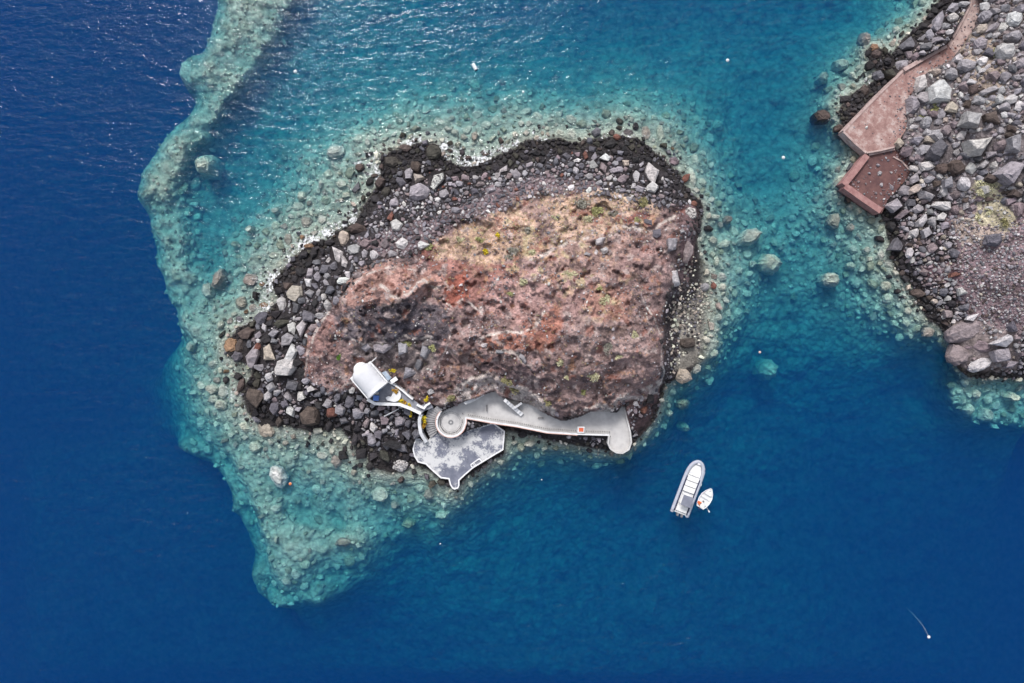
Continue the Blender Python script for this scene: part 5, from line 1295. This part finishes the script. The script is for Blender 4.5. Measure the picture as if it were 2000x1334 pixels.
wall('kerb', [(1651, 363), (1686, 388), (1721, 412)], 1.15, -1.0, Z_COURT + 0.76, M_KERB, cq)
wall('ledge', [(1697, 302), (1722, 297), (1748, 291)], 0.35, 0.8, Z_COURT + 0.4, M_QUAYP, cq)
wall('ledge', [(1745, 306), (1762, 315), (1776, 332)], 0.25, 0.8, Z_COURT + 0.2, M_QUAYP, cq)
QW = mask(QUAY, 0, 0) * (0.04 + 0.75 * (1 - sst(4, 30, polydist([(1748,287),(1771,251),(1771,198),(1791,165),(1814,138),(1857,119),(1880,90),(1906,50),(1924,-20)], GU, GV)[0])))
CW = mask(COURT, 0, 0) * (0.12 + 0.7 * (1 - sst(4, 26, polydist([(1733,392),(1775,345),(1782,320),(1762,290)], GU, GV)[0])))
gr = np.random.RandomState(31)
tag(rubble('quay_gravel', darts(QW + CW, (2.6, 1.8, 1.2), (700, 1800, 4000), gr, (1640, 1930, -20, 420), 1.0, 0.9), M_ROCK, top_tone, 32, (0.6, 0.9), 0.2, 0.45), 'loose stones fallen onto the edge of the red quay and court', 'gravel', None, 'stuff')
for k, (u, v) in enumerate(((1715,322),(1719,338),(1722,361),(1742,366),(1698,338),(1757,350),(1693,249))):
    add_boulder(u, v, (4.5, 6, 5, 6.5, 3, 4, 4)[k], (3.6, 5, 4, 4.5, 2.6, 3.4, 3)[k], 40 * k, 'grey' if k < 6 else 'white', (Z_COURT if k < 6 else Z_QUAY) + 0.4, 4000 + k, False)
    tag(ROCK_REC[-1][0], ['grey stone by the ledge in the sunken court, uppermost', 'pale grey stone left of centre in the sunken court', 'grey stone beside the maroon wall of the court', 'grey stone in the lower right of the sunken court', 'small grey stone against the court\'s left wall', 'grey stone at the right side of the sunken court', 'small white stone lying on the red quay'][k], 'boulder', 'stones on the quay and court')

# ---------------------------------------------------------------- boats and floats
M_GEL = surf_mat('white_gelcoat', (0.74, 0.74, 0.75), (0.80, 0.80, 0.80), 0.8, 0.35, 0.3, 0.7, 2, 0.05, 0.5)
M_CUSH = surf_mat('white_cushion', (0.66, 0.66, 0.66), (0.78, 0.78, 0.77), 1.5, 0.7)
M_TUBE = surf_mat('grey_hypalon', (0.31, 0.32, 0.38), (0.38, 0.39, 0.45), 0.8, 0.55, 0.3, 0.7, 2, 0.05)
M_TUBEL = surf_mat('pale_grey_hypalon', (0.38, 0.40, 0.465), (0.45, 0.47, 0.53), 0.8, 0.55, 0.3, 0.7, 2, 0.05)
M_NAVY = surf_mat('navy_strip', (0.025, 0.03, 0.07), (0.045, 0.05, 0.10), 1.0, 0.5)
M_CANV = surf_mat('grey_canvas', (0.17, 0.18, 0.225), (0.22, 0.23, 0.28), 1.2, 0.9)
M_ENG = surf_mat('grey_cowling', (0.12, 0.12, 0.135), (0.2, 0.2, 0.22), 1.0, 0.35)
M_STEEL = surf_mat('steel_tube', (0.45, 0.45, 0.46), (0.60, 0.60, 0.61), 1.0, 0.3)
M_ORANGE = surf_mat('orange_fabric', (0.75, 0.14, 0.03), (0.85, 0.22, 0.06), 1.5, 0.7)
M_ROPE = surf_mat('white_rope', (0.60, 0.60, 0.58), (0.74, 0.74, 0.72), 2.0)
def heading(fu, fv): return math.atan2(-fv, fu)

rib = empty('inflatable_boat', 1345.5, 951.5, 0.0, heading(41, -108))
def half(x):                      # half beam of the tube's centre line
    return 1.56 if x < 1.6 else 1.56 * math.sqrt(max(0.0, 1 - ((x - 1.6) / 3.7) ** 2.7))
xs = [-5.35 + 0.5 * i for i in range(14)] + [1.6 + 3.68 * math.sin(math.pi / 2 * i / 12) for i in range(1, 13)]
left = [(x, half(x), 0.42 + 0.05 * max(0, x - 1.6)) for x in xs]; right = [(x, -half(x), z) for x, _, z in left]
path = left + [(5.3, 0, 0.61)] + right[::-1]
tb = tube('collar_tube', path, 0.38, M_TUBEL, rib, 12)
tb.data.materials.append(M_TUBE)
for s in (-1, 1):
    tube('tube_strip', [(-5.1 + 0.6 * i, s * 1.3, 0.76) for i in range(13)], 0.12, M_NAVY, rib, 8)
    lathe('tube_end_cone', [(0.42, 0), (0.3, 0.22), (0.06, 0.34)], M_TUBEL, rib, 12, (-5.35, s * 1.56, 0.42)).rotation_euler = (0, -math.pi / 2, 0)
deck = [(x, half(x) - 0.12) for x, _, _ in left if half(x) > 0.25] + [(5.0, 0)] + [(x, -half(x) + 0.12) for x, _, _ in left[::-1] if half(x) > 0.25]
prism_xy('deck', deck, -0.35, 0.56, M_GEL, rib)
kx = [(-5.2, 1.1), (2.2, 1.1), (4.2, 0.6), (5.1, 0.05), (5.1, -0.05), (4.2, -0.6), (2.2, -1.1), (-5.2, -1.1)]
prism_xy('hull', kx, -0.6, 0.1, M_GEL, rib)
bp = [(4.6, 0.45), (3.8, 0.95), (2.45, 1.14), (2.45, -1.14), (3.2, -1.06), (3.8, -0.92), (4.6, -0.45)]
prism_xy('bow_cushion', bp, 0.5, 0.84, M_CUSH, rib)
prism_xy('bow_step', [(5.25, 0.30), (4.72, 0.42), (4.72, -0.42), (5.25, -0.30)], 0.5, 0.98, M_TUBE, rib)
box('anchor_locker', (4.95, 0.0, 1.0), (0.3, 0.5, 0.06), M_GEL, rib, 0, 0.02)
for i, x in enumerate((1.85, 0.75, -0.35)):
    bs = box('bench_seat', (x, 0, 0.66), (0.98, 2.3, 0.46), M_CUSH, rib, 0, 0.06)
    box('backrest', (-0.44, 0, 0.22), (0.12, 1.9, 0.2), M_CUSH, bs, 0, 0.04)
con = box('console', (-2.05, 0, 0.85), (0.8, 1.05, 0.9), M_GEL, rib, 0, 0.08, 0.85)
box('windscreen', (0.32, 0, 0.6), (0.06, 0.8, 0.35), M_NAVY, con, 0, 0.01)
tt = box('canopy_top', (-2.45, -0.02, 2.25), (2.05, 2.0, 0.10), M_CANV, rib, 0, 0.03)
for sx in (-1, 1):
    for sy in (-1, 1): tube('canopy_post', [(-2.45 + sx * 0.9, sy * 0.88, 0.4), (-2.45 + sx * 0.92, sy * 0.9, 2.22)], 0.04, M_STEEL, rib, 6)
box('helm_seat', (-2.95, 0, 0.75), (0.5, 1.0, 0.7), M_CUSH, rib, 0, 0.06)
box('stern_bench', (-4.35, 0, 0.62), (1.2, 2.2, 0.45), M_CUSH, rib, 0, 0.06)
box('sun_pad', (-3.5, 0, 0.56), (0.5, 2.1, 0.3), M_CUSH, rib, 0, 0.05)
tube('grab_rail', [(-5.1, -0.9, 0.4), (-5.1, -0.9, 1.15), (-5.1, 0.9, 1.15), (-5.1, 0.9, 0.4)], 0.035, M_STEEL, rib, 6)
for s in (-0.42, 0.42):
    e = box('outboard', (-5.62, s, 0.85), (0.62, 0.44, 0.62), M_ENG, rib, 0, 0.12)
    box('shaft', (-0.02, 0, -0.7), (0.26, 0.16, 0.9), M_ENG, e, 0, 0.03)
for x, o in ((4.2, 0.28), (3.55, 0.3), (1.35, 0.3)):
    y = -half(x) - o * (0.9 if x > 3 else 1.0)
    fd = tube('fender', [(x - 0.3, y - 0.05, 0.45), (x - 0.2, y, 0.45), (x + 0.2, y + 0.05, 0.45), (x + 0.3, y + 0.08, 0.45)], 0.19, M_GEL, rib, 10)
for s in (-1, 1): box('cleat', (-3.2, s * 1.15, 0.9), (0.16, 0.16, 0.08), M_STEEL, rib, 0, 0.02)
tag(rib, 'grey and white inflatable motor boat with canopy and twin outboards', 'boat')

dg = empty('dinghy', 1376.5, 973.5, 0.0, heading(23, -37))
out = [(-2.0, 0.75), (-1.4, 1.05), (-0.4, 1.26), (0.6, 1.2), (1.4, 0.88), (2.0, 0.42), (2.3, 0.15)]
ol = out + [(x, -y) for x, y in out[::-1]]
n0 = len(ol); V3 = []; F3 = []
for k, z in ((0.62, -0.22), (0.88, 0.1), (1.0, 0.46), (0.88, 0.47), (0.80, 0.16)):
    V3 += [(x * (0.94 if k < 0.9 and z > 0.12 else (0.9 if k < 0.7 else 1)), y * k, z) for x, y in ol]
for q in range(4):
    for i in range(n0): F3.append((q * n0 + i, q * n0 + (i + 1) % n0, (q + 1) * n0 + (i + 1) % n0, (q + 1) * n0 + i))
F3 += [tuple(range(n0 - 1, -1, -1)), tuple(4 * n0 + i for i in range(n0))]
hullm = mesh_from('hull', V3, F3, M_GEL, None, False, dg)
bm = bmesh.new(); bm.from_mesh(hullm.data); bmesh.ops.recalc_face_normals(bm, faces=bm.faces); bm.to_mesh(hullm.data); bm.free()
prism_xy('foredeck', [(2.05, 0.18), (1.3, 0.66), (0.9, 0.78), (0.9, -0.78), (1.3, -0.66), (2.05, -0.18)], 0.40, 0.50, M_GEL, dg)
box('deck_hatch', (1.75, 0.02, 0.52), (0.2, 0.2, 0.04), M_ENG, dg, 0, 0.01)
for x in (0.2, -1.0): box('thwart', (x, 0, 0.38), (0.32, 1.95, 0.06), M_GEL, dg)
box('side_bench', (-1.5, -0.25, 0.32), (0.7, 0.9, 0.14), M_CUSH, dg, 0, 0.03)
e = box('outboard', (-2.15, 0.15, 0.62), (0.4, 0.3, 0.42), M_NAVY, dg, 0, 0.07); box('shaft', (0, 0, -0.5), (0.16, 0.1, 0.7), M_NAVY, e, 0, 0.02)
tag(dg, 'small open white dinghy lying beside the inflatable boat', 'dinghy')
def on(parent, x, y, z):
    return Matrix.LocRotScale(parent.location, parent.rotation_euler, None) @ Vector((x, y, z))
lj = bpy.data.objects.new('life_jacket', None); link(lj); lj.location = on(dg, -1.25, 0.55, 0.41); lj.rotation_euler = (0, 0, 0.9)
for s in (-1, 1): box('panel', (s * 0.17, 0, 0.09), (0.26, 0.55, 0.16), M_ORANGE, lj, s * 0.2, 0.05)
tube('collar', [(-0.2, 0.25, 0.12), (-0.12, 0.42, 0.16), (0.12, 0.42, 0.16), (0.2, 0.25, 0.12)], 0.08, M_ORANGE, lj, 8)
tag(lj, 'orange-red life jacket lying in the white dinghy', 'life jacket')
bk = bpy.data.objects.new('bucket', None); link(bk); bk.location = on(dg, -0.62, 0.05, 0.16)
lathe('body', [(0.13, 0), (0.17, 0.3), (0.15, 0.3), (0.12, 0.05)], M_ENG, bk, 12); tube('handle', [(-0.16, 0, 0.3), (0, 0.02, 0.36), (0.16, 0, 0.3)], 0.012, M_STEEL, bk, 5)
tag(bk, 'small dark bucket standing inside the white dinghy', 'bucket')
oa = bpy.data.objects.new('oar', None); link(oa); pa, pb = W(1377.5, 986, 0.55), W(1384.5, 998.5, 0.12); oa.location = pa
d = pb - pa; tube('shaft', [(-d * 0.2), d], 0.045, M_GEL, oa, 6)
bl = box('blade', tuple(d), (0.5, 0.24, 0.05), M_GEL, oa, math.atan2(d.y, d.x), 0.02)
tag(oa, 'white oar trailing from the dinghy into the water', 'oar')

def buoy(u, v, r, mat, label, group='mooring buoys', name='mooring_buoy'):
    b = empty(name, u, v, 0.0)
    lathe('float', [(r * 0.3, -r * 0.8), (r * 0.85, -r * 0.4), (r, 0.05), (r * 0.85, r * 0.5), (r * 0.45, r * 0.85), (r * 0.12, r * 0.95)], mat, b, 14)
    lathe('band', [(r * 1.02, -0.02), (r * 1.06, 0.03), (r * 1.02, 0.09)], M_STEEL, b, 14)
    tube('eye', [(-0.07, 0, r * 0.9), (-0.05, 0, r * 1.15), (0.05, 0, r * 1.15), (0.07, 0, r * 0.9)], 0.02, M_STEEL, b, 6)
    return tag(b, label, 'buoy', group)
for u, v, r, m_, lb in ((577, 140, 0.34, M_GEL, 'small white mooring buoy right of the reef at the top left'), (1022, 180, 0.24, M_GEL, 'small white mooring buoy off the islet\'s far shore'),
  (1421, 118, 0.32, M_GEL, 'white mooring buoy near the top of the channel'), (1530, 308, 0.32, M_GEL, 'white mooring buoy in mid channel left of the red quay'),
  (567, 945, 0.30, M_ORANGE, 'orange buoy beside the pale half-sunken boulder'), (1484, 688, 0.24, M_SALM, 'pinkish buoy above the deep pale boulder in the channel'),
  (1814, 1244, 0.30, M_GEL, 'white buoy trailing a rope at the lower right'), (1058, 937, 0.13, M_GEL, 'tiny white buoy below the promenade'), (860, 1062, 0.14, M_GEL, 'tiny white buoy right of the lower shoal')
  ):
    buoy(u, v, r, m_, lb)
rp = [(1813.5, 1243, .02), (1810, 1234, -.2), (1807, 1226, -.7), (1804, 1219, -1.6), (1800, 1211, -3.0), (1796, 1204, -5.0)]
tag(tube('mooring_rope', [W(u, v, 0) + Vector((0, 0, z)) for u, v, z in rp], 0.028, M_ROPE, None, 6), 'pale rope running from the lower right buoy into the deep', 'rope')
fl = empty('floating_drum', 927.5, 132, 0.0, math.radians(-62)); fl.scale = (0.85, 0.8, 0.8)
tube('body', [(-0.85, 0, 0.12), (-0.75, 0, 0.14), (0.5, 0, 0.14), (0.62, 0, 0.12)], 0.46, M_GEL, fl, 14)
tube('end_cap', [(0.63, 0, 0.12), (0.86, 0, 0.1)], 0.40, M_NAVY, fl, 14)
for x in (-0.45, 0.2): tube('hoop', [(x, 0, 0.14), (x + 0.07, 0, 0.14)], 0.49, M_STEEL, fl, 14)
tag(fl, 'white drum with a dark end floating beyond the islet\'s far shore', 'float')
